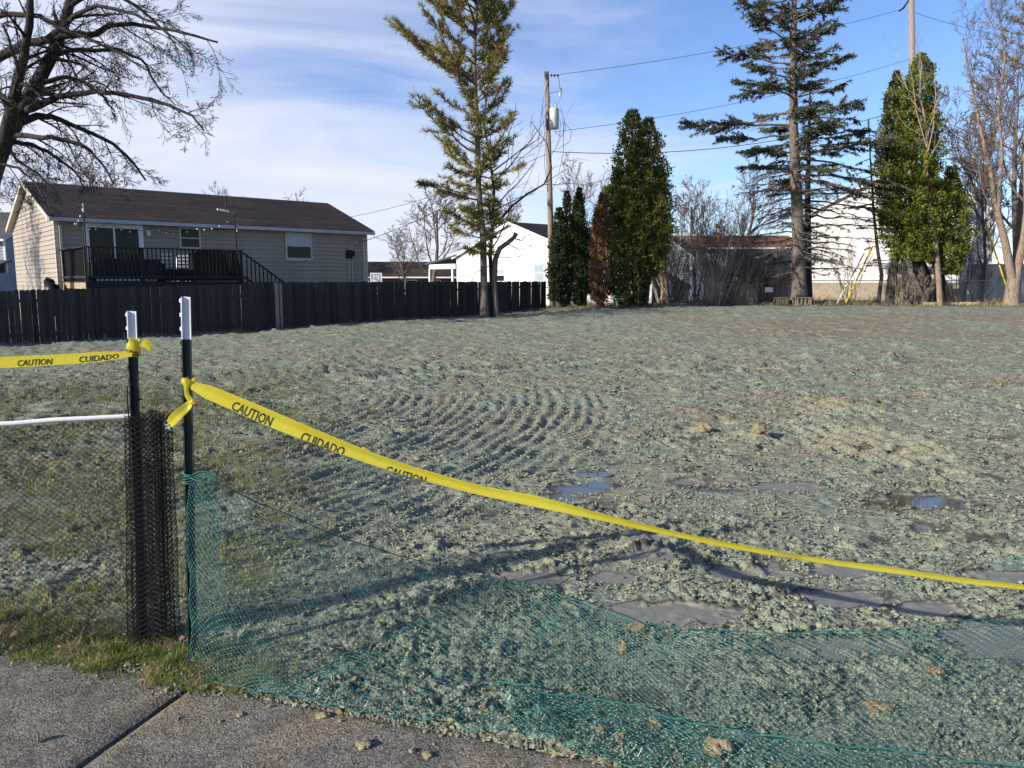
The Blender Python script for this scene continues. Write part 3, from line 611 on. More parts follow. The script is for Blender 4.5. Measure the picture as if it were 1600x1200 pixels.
# ---------------------------------------------------------------- wooden fence
def fence_line(A, B, n): return [A + (B - A) * k / n for k in range(n + 1)]
def copy_of(o, parent, loc=None, rz=None, sc=None):
    c = o.copy(); COL.objects.link(c); c.parent = parent
    if loc is not None: c.location = loc
    if rz is not None: c.rotation_euler = (0, 0, rz)
    if sc is not None: c.scale = sc
    return c
def board_mesh(w, h, t=0.018, ear=0.025, jag=0.0):
    m = MB(); x = w / 2
    m.prism([(-x, 0), (x, 0), (x, h - ear), (x - ear * 0.8, h + jag), (-x + ear * 0.8, h), (-x, h - ear)], 0, t)
    return m.mesh("fence_board")
FA, FB = at(0, 540, z=-0.17)[:2], at(852, 488, z=0.03)[:2]
f_dir = norm(FB - FA); f_yaw = math.atan2(f_dir[1], f_dir[0]); f_len = float(np.linalg.norm(FB - FA))
wf = empty("wooden_fence", (FA[0], FA[1], 0), f_yaw, "long dark stained wooden privacy fence in front of the taupe house", "fence")
protos = []
for k in range(4):
    me = board_mesh(0.138, 1.0, 0.018, 0.022, (0, 0.004, -0.006, 0.008)[k]); me.materials.append(M["fence_wood"]); protos.append(me)
def ftop(s):
    Y = FA[1] + f_dir[1] * s
    return float(np.interp(Y, [12, 21, 23.5, 27.0, 27.3, 37.6], [1.30, 1.33, 1.40, 1.50, 1.57, 1.60]))
s = -7.0; k = 0
while s < f_len:
    p = FA + f_dir * s; z0 = float(zb(*p)) - 0.06
    h = ftop(s) - z0 + random.gauss(0, 0.008)
    o = bpy.data.objects.new("board", protos[random.randrange(4)]); COL.objects.link(o); o.parent = wf
    o.location = (s, -0.02 + random.gauss(0, 0.003), z0); o.rotation_euler = (random.gauss(0, 0.004), random.gauss(0, 0.004), random.gauss(0, 0.012)); o.scale = (1, 1, h)
    s += 0.146 + random.uniform(-0.002, 0.004)
pm = MB(); pm.box(-0.045, 0.045, 0.055, 0.145, -0.1, 1.0); post_me = pm.mesh("post"); post_me.materials.append(M["grey_wood"])
for q in np.arange(-7, f_len + 0.1, 2.4):
    p = FA + f_dir * q
    o = bpy.data.objects.new("post", post_me); COL.objects.link(o); o.parent = wf; o.location = (q, 0, float(zb(*p))); o.scale = (1, 1, (ftop(q) - float(zb(*p))) * 0.97)
for dz in (0.25, 1.22):
    r_ = MB()
    for q in np.arange(-7, f_len - 0.1, 2.4):
        e = min(q + 2.4, f_len)
        p0, p1 = FA + f_dir * q, FA + f_dir * e
        r_.bar((q, 0.027, float(zb(*p0)) + dz), (e, 0.027, float(zb(*p1)) + dz), 0.04, 0.085)
    r_.build("rail", M["grey_wood"], wf)
# brown gate post standing proud of the boards
gp = at(452, 515, z=-0.1)[:2] - norm(np.array([f_dir[1], -f_dir[0]])) * 0.0
q = float(np.dot(gp - FA, f_dir))
g_ = MB(); g_.box(-0.07, 0.07, -0.06, -0.022, 0, 1.57 + 0.1); g_.build("gate_post", M["pole_wood"], wf, loc=(q, 0, -0.12))
g_ = MB(); g_.box(-0.05, 0.05, -0.05, -0.022, 0, 1.54 + 0.1); g_.build("gate_post", M["grey_wood"], wf, loc=(q + 0.17, 0, -0.12))

# ---------------------------------------------------------------- houses
def wbox(mb, wall, a0, a1, o0, o1, z0, z1):
    return mb.box(a0, a1, -o1, -o0, z0, z1) if wall == "f" else mb.box(-o1, -o0, a0, a1, z0, z1)
def window(parent, wall, a0, a1, z0, z1, trim, glass, top_glass=None, fw=0.07, meet=True, name="window", vert=False):
    f = MB()
    for b_ in ((a0, a1, z1 - fw, z1), (a0, a1, z0, z0 + fw), (a0, a0 + fw, z0 + fw, z1 - fw), (a1 - fw, a1, z0 + fw, z1 - fw)):
        wbox(f, wall, b_[0], b_[1], 0.0, 0.065, b_[2], b_[3])
    w = f.build(name, trim, parent)
    if vert:
        mid = (a0 + a1) / 2
        p = MB(); wbox(p, wall, a0 + fw, mid - 0.03, 0.036, 0.044, z0 + fw, z1 - fw); p.build("pane", glass, w)
        p = MB(); wbox(p, wall, mid + 0.03, a1 - fw, 0.036, 0.040, z0 + fw, z1 - fw); p.build("pane", glass, w)
        p = MB(); wbox(p, wall, mid - 0.03, mid + 0.03, 0.034, 0.058, z0 + fw, z1 - fw); p.build("stile", trim, w)
    else:
        mid = (z0 + z1) / 2
        p = MB(); wbox(p, wall, a0 + fw, a1 - fw, 0.036, 0.044, mid + 0.02, z1 - fw); p.build("pane", top_glass or glass, w)
        p = MB(); wbox(p, wall, a0 + fw, a1 - fw, 0.036, 0.040, z0 + fw, mid - 0.02); p.build("pane", glass, w)
        p = MB(); wbox(p, wall, a0 + fw, a1 - fw, 0.034, 0.056, mid - 0.02, mid + 0.02); p.build("meeting_rail", trim, w)
        p = MB(); wbox(p, wall, a0 - 0.04, a1 + 0.04, 0.0, 0.085, z0 - 0.045, z0); p.build("sill", trim, w)
    return w
def house(name, label, origin, yaw, L, W, e1, e2, apex, frac, base, wall_m, roof_m, trim_m, bh=0.105, boards=True, bd=1.0, ov=0.30, gov=0.22, gutter=None, front=True, gable=True):
    h = empty(name, (origin[0], origin[1], 0), yaw, label, "house")
    ay = W * frac
    prof = [(0, base), (W, base), (W, e2), (ay, apex), (0, e1)]
    v = [(x, y, z) for x in (0.0, L) for y, z in prof]
    wl_ = MB(); wl_.add(v, [(i, (i + 1) % 5, 5 + (i + 1) % 5, 5 + i) for i in range(5)])
    wl_.f += [np.array([range(4, -1, -1)]), np.array([range(5, 10)])]
    wall = wl_.build("wall", wall_m, h)
    if boards:
        if front:
            m = MB(); m.add([(x, -t, z) for x in (0.0, L) for t, z in ((0.001, 0.0), (0.032 * bd, 0.0), (0.034 * bd, 0.014), (0.003, bh - 0.004), (0.001, bh))], [(i, (i + 1) % 5, 5 + (i + 1) % 5, 5 + i) for i in range(5)])
            me = m.mesh("siding_board"); me.materials.append(wall_m); z = base
            while z < e1 - 0.05:
                o = bpy.data.objects.new("siding_board", me); COL.objects.link(o); o.parent = wall; o.location = (0, 0, z); z += bh
        if gable:
            z = base
            while z < apex - bh:
                zt = z + bh
                y0 = 0.0 if zt <= e1 else (zt - e1) / (apex - e1) * ay
                y1 = W if zt <= e2 else W - (zt - e2) / (apex - e2) * (W - ay)
                if y1 - y0 > 0.2:
                    m = MB(); m.add([(-t, y, zz) for y in (y0, y1) for t, zz in ((0.001, 0.0), (0.032 * bd, 0.0), (0.034 * bd, 0.014), (0.003, bh - 0.004), (0.001, bh))], [(i, (i + 1) % 5, 5 + (i + 1) % 5, 5 + i) for i in range(5)])
                    m.build("siding_board", wall_m, wall, loc=(0, 0, z))
                z += bh
    # roof slab: two slopes, with overhang
    s1, s2 = (apex - e1) / ay, (apex - e2) / (W - ay); th = 0.10; up = 0.03
    pr = [(-ov, e1 - s1 * ov + up), (ay, apex + up), (W + ov, e2 - s2 * ov + up), (W + ov, e2 - s2 * ov + up + th), (ay, apex + up + th), (-ov, e1 - s1 * ov + up + th)]
    rf = MB(); rf.add([(x, y, z) for x in (-gov, L + gov) for y, z in pr], [(i, (i + 1) % 6, 6 + (i + 1) % 6, 6 + i) for i in range(6)])
    rf.f += [np.array([(0, 1, 4, 5), (1, 2, 3, 4)]), np.array([(11, 10, 7, 6), (10, 9, 8, 7)])]
    roof = rf.build("roof", trim_m, h)
    sh = MB(); ex = 0.16
    for y0, z0, y1, z1, sg in ((-ov, e1 - s1 * ov, ay, apex, -1), (W + ov, e2 - s2 * ov, ay, apex, 1)):
        L_ = math.hypot(y1 - y0, z1 - z0); n = int(L_ / ex); d = np.array([(y1 - y0) / L_, (z1 - z0) / L_]); nn = np.array([-d[1], d[0]]) * (-1 if sg > 0 else 1)
        if nn[1] < 0: nn = -nn
        for c in range(n):
            for t0 in np.arange(-gov - 0.03, L + gov + 0.03, 1.2):
                t1 = min(t0 + 1.195, L + gov + 0.03); jz = random.uniform(0, 0.004)
                p0 = np.array([y0, z0]) + d * c * ex - d * 0.02 + nn * (th + up + 0.028 + jz); p1 = np.array([y0, z0]) + d * min((c + 1) * ex + 0.06, L_) + nn * (th + up + 0.012 + jz)
                q0 = p0 - nn * 0.014
                sh.add([(t0, *p0), (t1, *p0), (t1, *p1), (t0, *p1), (t0, *q0), (t1, *q0)], [(0, 1, 2, 3), (4, 5, 1, 0)])
    s_ = sh.build("shingles", roof_m, roof); tag(s_, kind="stuff")
    if gutter:
        g = MB(); g.box(-gov, L + gov, -ov - 0.11, -ov - 0.002, e1 - s1 * ov - 0.02, e1 - s1 * ov + 0.11); g.build("gutter", gutter, h)
    # rake boards on the near gable
    for ya, za, yb, zb_ in ((-ov, e1 - s1 * ov, ay, apex), (W + ov, e2 - s2 * ov, ay, apex)):
        r_ = MB(); r_.add([(x, y, z) for x in (-gov - 0.025, -gov - 0.002) for y, z in ((ya, za - 0.03), (yb, zb_ - 0.03), (yb, zb_ + 0.14), (ya, za + 0.14))], [(0, 1, 2, 3), (7, 6, 5, 4), (0, 4, 5, 1), (1, 5, 6, 2), (2, 6, 7, 3), (3, 7, 4, 0)])
        r_.build("rake_board", trim_m, h)
    for a, b_ in ((-0.012, 0.09),):
        c_ = MB(); c_.box(-0.03, 0.09, -0.03, 0.09, base, e1 - 0.02); c_.build("corner_trim", trim_m, h)
        c_ = MB(); c_.box(-0.03, 0.09, W - 0.09, W + 0.03, base, e2 - 0.02); c_.build("corner_trim", trim_m, h)
        c_ = MB(); c_.box(L - 0.09, L + 0.03, -0.03, 0.09, base, e1 - 0.02); c_.build("corner_trim", trim_m, h)
    return h
HO, HY = (-15.976, 27.343), 0.713
th_ = house("taupe_house", "taupe ranch house with brown roof and dark back deck", HO, HY, 12.39, 8.36, 3.80, 3.80, 5.30, 0.5, -0.4, M["siding"], M["shingle"], M["cream_trim"], bh=0.165, gutter=M["grey_trim"])
window(th_, "f", 0.90, 2.88, 1.62, 3.68, M["white_trim"], M["glass"], fw=0.16, name="sliding_door", vert=True)
window(th_, "f", 4.18, 4.99, 2.85, 3.67, M["cream_trim"], M["glass"])
window(th_, "f", 8.48, 9.69, 2.52, 3.66, M["cream_trim"], M["glass"], M["glass_blind"])
w_ = MB(); w_.box(3.0, 3.13, -0.10, -0.02, 3.30, 3.48); w_.build("door_lamp", M["white_trim"], th_)
for x, y, hh in ((2.2, 4.35, 0.35), (6.9, 2.2, 0.62)):
    v_ = MB(); z0 = 3.8 + 1.5 * (1 - abs(y - 4.18) / 4.18); v_.cyl((x, y, z0 - 0.1), (x, y, z0 + hh), 0.035, None, 8); v_.build("vent_pipe", M["black"], th_)
c_ = MB()
c_.cyl((11.45, -0.05, -0.3), (11.45, -0.05, 2.9), 0.028, None, 8); c_.cyl((11.60, -0.05, -0.3), (11.60, -0.05, 3.2), 0.022, None, 8)
c_.tubes([(np.array([(11.60, -0.05, 3.2), (11.66, -0.12, 3.32), (11.85, -0.2, 3.3)]), 0.022)], 6); c_.build("conduit", M["grey_trim"], th_)
c_ = MB(); c_.box(11.32, 11.56, -0.17, -0.02, 2.62, 2.98); c_.box(11.58, 11.7, -0.12, -0.02, 2.72, 2.95); c_.build("meter_box", M["black"], th_)
d_ = MB(); d_.box(0.12, 0.20, -0.11, -0.03, -0.3, 3.55); d_.build("downspout", M["cream_trim"], th_)
d_ = MB(); d_.box(12.15, 12.23, -0.11, -0.03, -0.3, 3.55); d_.build("downspout", M["cream_trim"], th_)

# deck (local frame of the house)
dk = empty("deck", (HO[0], HO[1], 0), HY, "dark raised wooden deck with railing and stairs behind the taupe house", "deck")
X0, X1, Y0 = 0.10, 5.22, -3.6; FZ, RZ = 1.60, 2.62
def dpart(name, m, *boxes):
    b_ = MB()
    for q in boxes: b_.box(*q)
    return b_.build(name, m, dk)
for k, y in enumerate(np.arange(Y0, -0.03, 0.146)):
    dpart("floor_board", M["black_wood"], (X0, X1, y, y + 0.138, FZ - 0.03, FZ))
dpart("rim_joist", M["raw_wood"], (X0 + 0.02, X0 + 0.055, Y0 + 0.04, -0.05, FZ - 0.24, FZ - 0.032))
dpart("rim_joist", M["black_wood"], (X0, X1, Y0, Y0 + 0.036, FZ - 0.24, FZ - 0.032))
for x in (X0 + 0.05, 1.8, 3.5, X1 - 0.05):
    for y in (Y0 + 0.09, -0.3):
        top = RZ + 0.05 if y < -1 or x < 0.3 else FZ - 0.04
        dpart("post", M["black_wood"], (x - 0.045, x + 0.045, y - 0.045, y + 0.045, -0.4, top))
dpart("top_rail", M["black_wood"], (X0, X1, Y0 - 0.03, Y0 + 0.11, RZ + 0.05, RZ + 0.09)); dpart("bottom_rail", M["black_wood"], (X0, X1, Y0 + 0.02, Y0 + 0.06, FZ + 0.10, FZ + 0.18))
dpart("top_rail", M["black_wood"], (X0 - 0.03, X0 + 0.10, Y0 + 0.112, 0, RZ + 0.05, RZ + 0.09)); dpart("bottom_rail", M["black_wood"], (X0 + 0.02, X0 + 0.06, Y0 + 0.08, 0, FZ + 0.10, FZ + 0.18))
dpart("top_rail", M["black_wood"], (X1 - 0.09, X1 + 0.03, Y0 + 0.112, 0, RZ + 0.05, RZ + 0.09))
bm_ = MB(); bm_.box(-0.019, 0.019, -0.019, 0.019, 0, RZ + 0.05 - FZ - 0.02); bme = bm_.mesh("baluster"); bme.materials.append(M["black_wood"])
def baluster(x, y, z=FZ + 0.02, sz=1.0):
    o = bpy.data.objects.new("baluster", bme); COL.objects.link(o); o.parent = dk; o.location = (x, y, z); o.scale = (1, 1, sz)
for x in np.arange(X0 + 0.16, X1 - 0.1, 0.135): baluster(x, Y0 + 0.0 + 0.09)
for y in np.arange(Y0 + 0.22, -0.1, 0.135): baluster(X0 + 0.085, y); baluster(X1 - 0.03, y)
# stairs run down along the front towards the right
for k in range(8):
    x = X1 + 0.04 + 0.27 * k; z = FZ - 0.19 * (k + 1)
    dpart("step", M["black_wood"], (x, x + 0.29, Y0 + 0.05, Y0 + 1.1, z - 0.035, z))
st = MB(); st.bar((X1, Y0 + 0.02, FZ - 0.12), (X1 + 2.3, Y0 + 0.02, FZ - 1.74), 0.04, 0.24); st.bar((X1, Y0 + 1.12, FZ - 0.12), (X1 + 2.3, Y0 + 1.12, FZ - 1.74), 0.04, 0.24); st.build("stringer", M["black_wood"], dk)
st = MB(); st.bar((X1, Y0, RZ + 0.0), (X1 + 2.3, Y0, RZ - 1.62), 0.09, 0.04); st.build("stair_rail", M["black_wood"], dk)
st = MB(); st.bar((X1, Y0, FZ + 0.16), (X1 + 2.3, Y0, FZ - 1.46), 0.04, 0.08); st.build("stair_rail", M["black_wood"], dk)
for x in np.arange(0.13, 2.3, 0.15): baluster(X1 + x, Y0, FZ + 0.02 - 0.704 * x)
# things standing on the deck
def on_deck(name, label, cat, x, y, rz=0.0):
    c, s_ = math.cos(HY), math.sin(HY)
    return empty(name, (HO[0] + c * x - s_ * y, HO[1] + s_ * x + c * y, FZ), HY + rz, label, cat)
so = on_deck("outdoor_sofa", "long dark outdoor sofa on the deck in front of the sliding door", "sofa", 1.45, -3.15)
m_ = MB(); m_.box(-1.0, 1.0, -0.30, -0.18, 0.08, 0.74); m_.build("backrest", M["navy"], so)
m_ = MB(); m_.box(-1.0, 1.0, -0.175, 0.35, 0.15, 0.42); m_.build("seat", M["navy"], so)
for x in (-1.06, 1.06):
    m_ = MB(); m_.box(x - 0.05, x + 0.05, -0.3, 0.35, 0.0, 0.60); m_.build("arm", M["black_wood"], so)
bn = on_deck("storage_bench", "low dark storage bench on the deck beside the sofa", "bench", 3.05, -3.2)
m_ = MB(); m_.box(-0.5, 0.5, -0.25, 0.25, 0.02, 0.36); m_.build("box", M["black_wood"], bn)
m_ = MB(); m_.box(-0.53, 0.53, -0.28, 0.28, 0.362, 0.41); m_.build("lid", M["black_wood"], bn)
def chair(label, x, y, rz):
    t = on_deck("patio_chair", label, "chair", x, y, rz); t["group"] = "patio chairs on the deck"
    m_ = MB(); m_.box(-0.25, 0.25, -0.25, 0.25, 0.40, 0.43); m_.build("seat", M["black"], t)
    for px_ in (-0.23, 0.23):
        for py_ in (-0.23, 0.23):
            m_ = MB(); m_.cyl((px_, py_, 0), (px_, py_, 0.399), 0.014, None, 6); m_.build("leg", M["galv"], t)
        m_ = MB(); m_.tubes([(np.array([(px_, 0.24, 0.43), (px_, 0.28, 0.7), (px_, 0.33, 0.98)]), 0.014)], 6); m_.build("back_frame", M["galv"], t)
    for z in (0.55, 0.68, 0.81, 0.94):
        m_ = MB(); m_.bar((-0.23, 0.26 + (z - 0.5) * 0.14, z), (0.23, 0.26 + (z - 0.5) * 0.14, z), 0.02, 0.07); m_.build("slat", M["galv"], t)
chair("slatted metal patio chair on the deck nearest the sliding door", 3.2, -1.9, 2.6)
chair("slatted metal patio chair on the deck near the covered grill", 3.75, -1.4, -0.6)
gr_ = on_deck("covered_grill", "bulky grill under a black cover on the deck's right part", "grill", 4.15, -3.05)
m_ = MB(); m_.add([(x * (1 - 0.08 * z), y * (1 - 0.1 * z), z) for z in (0.02, 0.75, 1.0) for x, y in ((-0.62, -0.3), (0.62, -0.3), (0.62, 0.3), (-0.62, 0.3))],
      [(0, 1, 5, 4), (1, 2, 6, 5), (2, 3, 7, 6), (3, 0, 4, 7), (4, 5, 9, 8), (5, 6, 10, 9), (6, 7, 11, 10), (7, 4, 8, 11), (8, 9, 10, 11)]); m_.build("cover", M["black"], gr_)
m_ = MB(); m_.prism([(-0.5, 1.0), (0.5, 1.0), (0.42, 1.12), (-0.42, 1.12)], -0.24, 0.24); m_.build("hood", M["black"], gr_)
def house_pt(x, y, z):
    c, s_ = math.cos(HY), math.sin(HY); return np.array([HO[0] + c * x - s_ * y, HO[1] + s_ * x + c * y, z])
lp = on_deck("light_pole", "thin black pole at the deck's left front corner", "pole", X0 + 0.05, Y0 - 0.07)
m_ = MB(); m_.cyl((0, 0, 0.0), (0, 0, 2.15), 0.022, None, 7); m_.build("pole", M["black"], lp)
m_ = MB(); m_.cyl((0, 0, 2.15), (0, 0, 2.42), 0.026, None, 7); m_.build("pole_tip", M["galv"], lp)
lp = on_deck("lamp_post", "thin black pole with a white lamp head above the deck", "lamp", X1 - 0.25, Y0 - 0.07)
m_ = MB(); m_.cyl((0, 0, 0.0), (0, 0, 2.4), 0.022, None, 7); m_.build("pole", M["black"], lp)
m_ = MB(); m_.tubes([(np.array([(0, 0, 2.38), (-0.15, 0, 2.42), (-0.25, 0, 2.42)]), 0.015)], 6); m_.build("arm", M["galv"], lp)
m_ = MB(); m_.add([(x, y * w, z) for x, w, z in ((-0.22, 0.6, 2.40), (-0.42, 1, 2.43), (-0.62, 0.5, 2.47)) for y in (-0.07, 0.07)] + [(x, y * w, z + 0.07) for x, w, z in ((-0.22, 0.4, 2.40), (-0.42, 0.8, 2.43), (-0.62, 0.4, 2.45)) for y in (-0.07, 0.07)],
      [(0, 2, 3, 1), (2, 4, 5, 3), (6, 7, 9, 8), (8, 9, 11, 10), (0, 6, 8, 2), (2, 8, 10, 4), (1, 3, 9, 7), (3, 5, 11, 9), (0, 1, 7, 6), (4, 10, 11, 5)]); m_.build("lamp_head", M["white_trim"], lp)
sl = empty("string_lights", (0, 0, 0), 0, "string of small bulbs draped along the taupe house eave", "string lights")
knots = [(X0 + 0.05, Y0 - 0.07, 4.0), (0.5, -0.45, 3.66), (1.6, -0.45, 3.70), (3.2, -0.45, 3.60), (4.6, -0.45, 3.66), (X1 - 0.25, Y0 - 0.07, 3.95), (6.3, -0.45, 3.66)]
cord = []
bulb_m = MB(); bulb_m.add(ICO_V * 0.032 * np.array([1, 1, 1.3]), ICO_F); bul = bulb_m.mesh("bulb", True); bul.materials.append(M["bulb"])
for p, q in zip(knots, knots[1:]):
    p, q = house_pt(*p), house_pt(*q); t = np.linspace(0, 1, 12)[:, None]
    c = p + (q - p) * t; c[:, 2] -= 0.22 * 4 * (t * (1 - t))[:, 0]; cord.append((c, 0.006))
    for w in c[1:-1:2]:
        o = bpy.data.objects.new("bulb", bul); COL.objects.link(o); o.parent = sl; o.location = w - np.array([0, 0, 0.045])
m_ = MB(); m_.tubes(cord, 4); m_.build("cord", M["cable"], sl)
bag = house_pt(0.0, -0.45, 0); m_ = MB(); lumps(m_, np.array([[0, 0, 0.45], [0.05, 0.1, 0.9], [0, 0.05, 1.3]]), np.array([0.42, 0.38, 0.25]), 1.1)
cv = tag(m_.build("covered_cart", M["black"], None, True, (bag[0] - 0.25, bag[1] - 0.3, 0.25)), "black covered lump at the house corner left of the deck", "cart")

# middle white house with porch
wh = house("white_house", "white sided house with a small side porch behind the pine", (2.49, 44.0), 0.713, 14, 9.3, 3.70, 3.15, 5.0, 0.42, 0.05, M["white_siding"], M["shingle"], M["white_trim"], bh=0.15, bd=0.5)
window(wh, "g", 0.85, 1.79, 1.55, 2.65, M["white_trim"], M["glass_blind"], M["glass_blind"])
window(wh, "g", 4.40, 5.30, 1.55, 2.40, M["white_trim"], M["glass"], M["glass_blind"])
m_ = MB(); m_.prism([(9.0, 3.22), (12.6, 2.72), (12.6, 2.84), (9.0, 3.34)], -0.25, 3.4)
pv = m_
for a_ in pv.v: a_[:] = a_[:, [1, 0, 2]]
pv.build("porch_roof", M["shingle_grey"], wh)
m_ = MB(); m_.box(-0.15, 3.3, 12.2, 12.32, 2.42, 2.70); m_.box(-0.18, -0.06, 9.33, 12.198, 2.42, 2.74); m_.build("porch_beam", M["white_trim"], wh)
for x, y in ((-0.12, 12.26), (-0.12, 9.65), (3.1, 12.26)):
    m_ = MB(); m_.box(x - 0.06, x + 0.06, y - 0.06, y + 0.06, 0, 2.42); m_.build("porch_post", M["white_trim"], wh)
m_ = MB(); m_.box(-0.2, 3.3, 9.4, 12.3, 0.0, 0.25); m_.build("porch_floor", M["grey_wood"], wh)
# tall white house on the right
tw = house("tall_white_house", "tall white gabled house behind the spruces and vine covered cedar", (31.1, 50.5), math.radians(72.5), 12, 10.8, 6.3, 6.4, 9.2, 0.5, 1.5, M["white_siding"], M["shingle_grey"], M["white_trim"], bh=0.2, bd=0.35, ov=0.2, front=True)
m_ = MB(); m_.box(0.02, 11.9, 0.02, 10.78, -0.2, 1.498); m_.build("foundation", M["stone"], tw)
# low grey house with carport
gh_ = house("grey_house", "low grey house with red brown roof behind the bare shrubs", (12.7, 58.0), -0.05, 8.6, 7.5, 4.05, 4.0, 5.05, 0.55, 0.0, M["blue_wall"], M["shingle_red"], M["grey_trim"], bh=0.2, gutter=M["grey_trim"])
m_ = MB(); m_.box(3.3, 7.9, -0.14, -0.05, 0.3, 3.7); m_.build("tarp", M["navy"], gh_)
m_ = MB(); m_.box(8.15, 8.3, -0.9, -0.75, 0.0, 3.8); m_.build("porch_post", M["white_trim"], gh_)
window(gh_, "f", 0.6, 1.6, 1.4, 2.7, M["white_trim"], M["glass"])
sh_ = house("garden_shed", "blue grey gabled shed between the big cedar and the bare shrubs", (10.6, 46.0), math.radians(90), 3.0, 2.9, 3.0, 3.0, 4.0, 0.5, 0.2, M["blue_wall"], M["shingle_grey"], M["grey_trim"], bh=0.15, ov=0.15, gov=0.12)
sh_["category"] = "shed"
ws = house("white_garage", "small white garage showing through gaps low in the cedars", (8.0, 44.5), math.radians(90), 4.0, 4.6, 2.5, 2.5, 3.0, 0.5, 0.2, M["white_siding"], M["shingle_grey"], M["white_trim"], bh=0.15, ov=0.12, gov=0.1)
ws["category"] = "garage"
# far ranch house and hoop
rh = house("ranch_house", "low brick ranch house with brown roof far beyond the fence", (-15.5, 75.0), 0.06, 16, 7, 2.05, 2.05, 3.45, 0.5, -0.6, M["brick"], M["shingle"], M["white_trim"], boards=False, gutter=M["white_trim"])
for a0, a1 in ((1.6, 2.7), (5.1, 6.3), (7.6, 8.6), (10.2, 11.6)):
    window(rh, "f", a0, a1, 0.4, 1.75, M["white_trim"], M["glass_blind"], M["glass"])
bh_ = at(588, 445, Y=60)
hp = empty("basketball_hoop", (bh_[0], bh_[1], 0), 0.1, "white framed basketball backboard standing before the brick ranch house", "basketball hoop")
m_ = MB(); m_.cyl((0, 0, -0.4), (0, 0, 2.2), 0.05, None, 8); m_.build("pole", M["black"], hp)
m_ = MB(); b0, b1, z0, z1, t = -0.45, 0.45, 1.55, 2.25, 0.07
for q in ((b0, b1, z1 - t, z1), (b0, b1, z0, z0 + t), (b0, b0 + t, z0 + t, z1 - t), (b1 - t, b1, z0 + t, z1 - t), (-0.22, 0.22, 1.98, 2.03), (-0.22, -0.17, 1.65, 1.98), (0.17, 0.22, 1.65, 1.98)): m_.box(q[0], q[1], -0.12, -0.08, q[2], q[3])
m_.build("backboard_frame", M["white_trim"], hp)
m_ = MB(); m_.box(b0 + t, b1 - t, -0.11, -0.09, z0 + t, z1 - t); m_.build("backboard", M["glass_blind"], hp)
t = np.linspace(0, 2 * np.pi, 16); m_ = MB(); m_.tubes([(np.stack([0.22 * np.cos(t), -0.36 + 0.22 * np.sin(t), 1.66 + 0 * t], -1), 0.015)], 5); m_.build("rim", M["white_trim"], hp)
# house at the far left edge
nh = house("neighbour_house", "blue grey house with low front roof at the picture's left edge", (-46.0, 50.0), 0.0, 13.5, 8, 4.3, 4.3, 6.2, 0.5, -0.3, M["blue_wall"], M["shingle_grey"], M["white_trim"], bh=0.2, gutter=M["white_trim"])
window(nh, "f", 11.0, 12.2, 3.0, 4.0, M["white_trim"], M["glass"])
m_ = MB(); m_.add([(x, y, z) for x in (7.0, 13.9) for y, z in ((-3.3, 2.1), (-0.03, 2.85), (-0.03, 2.97), (-3.3, 2.22))], [(0, 1, 2, 3), (7, 6, 5, 4), (0, 4, 5, 1), (1, 5, 6, 2), (2, 6, 7, 3), (3, 7, 4, 0)]); m_.build("porch_roof", M["shingle_grey"], nh)
m_ = MB(); m_.box(7.2, 13.7, -3.0, -0.03, -0.3, 2.12); m_.build("garage_wall", M["blue_wall"], nh)
m_ = MB(); m_.box(9.6, 13.3, -3.06, -3.002, -0.3, 1.75); m_.build("garage_door", M["white_siding"], nh)

# board fences beyond the lot
def board_fence(name, label, A, B, z0, z1, mat, w=0.15):
    A, B = np.array(A, float), np.array(B, float); L = float(np.linalg.norm(B - A)); yw = math.atan2(B[1] - A[1], B[0] - A[0])
    f = empty(name, (A[0], A[1], z0), yw, label, "fence")
    me = board_mesh(w - 0.008, z1 - z0, 0.02, 0.02); me.materials.append(mat)
    for x in np.arange(0, L, w):
        o = bpy.data.objects.new("board", me); COL.objects.link(o); o.parent = f; o.location = (x, random.gauss(0, 0.003), random.gauss(0, 0.01))
    for z in (0.3, z1 - z0 - 0.35):
        m_ = MB(); m_.box(0, L, 0.022, 0.06, z, z + 0.09); m_.build("rail", mat, f)
board_fence("board_fence", "weathered grey board fence behind the bare shrubs", (at(1122, 460, Y=45.0)[0], 45.0), (at(1206, 460, Y=45.3)[0], 45.3), 0.2, 1.85, M["grey_wood"])
board_fence("board_fence", "pale tan board fence at the right behind the forked tree", (at(1486, 460, Y=49)[0], 47.2), (at(1660, 460, Y=49)[0], 47.0), 0.2, 2.65, M["pale_wood"])

# chain link fences at the back of the lot
def diamonds(mb, fn, nu, nv, rad_, du, dv, sides=3):
    """diamond mesh: nodes (i, j) at u = (i + (j % 2) / 2) du, v = j dv; fn maps u, v arrays to points"""
    I, J = np.meshgrid(np.arange(nu), np.arange(nv), indexing="ij")
    P = fn((I + (J % 2) * 0.5) * du, J * dv)
    segs = []
    a = P[:, :-1]; even = (J[:, :-1] % 2 == 0)
    up = P[:, 1:]
    left = np.concatenate([P[:1, 1:], P[:-1, 1:]], 0); right = np.concatenate([P[1:, 1:], P[-1:, 1:]], 0)
    other = np.where(even[..., None], left, right)
    ok = np.ones(even.shape, bool); ok[0] &= ~even[0]; ok[-1] &= even[-1]
    segs = np.concatenate([np.stack([a, up], 2).reshape(-1, 2, 3), np.stack([a, other], 2)[ok]], 0)
    mb.segs(segs[:, 0], segs[:, 1], rad_, rad_, sides)
    return P.reshape(-1, 3)
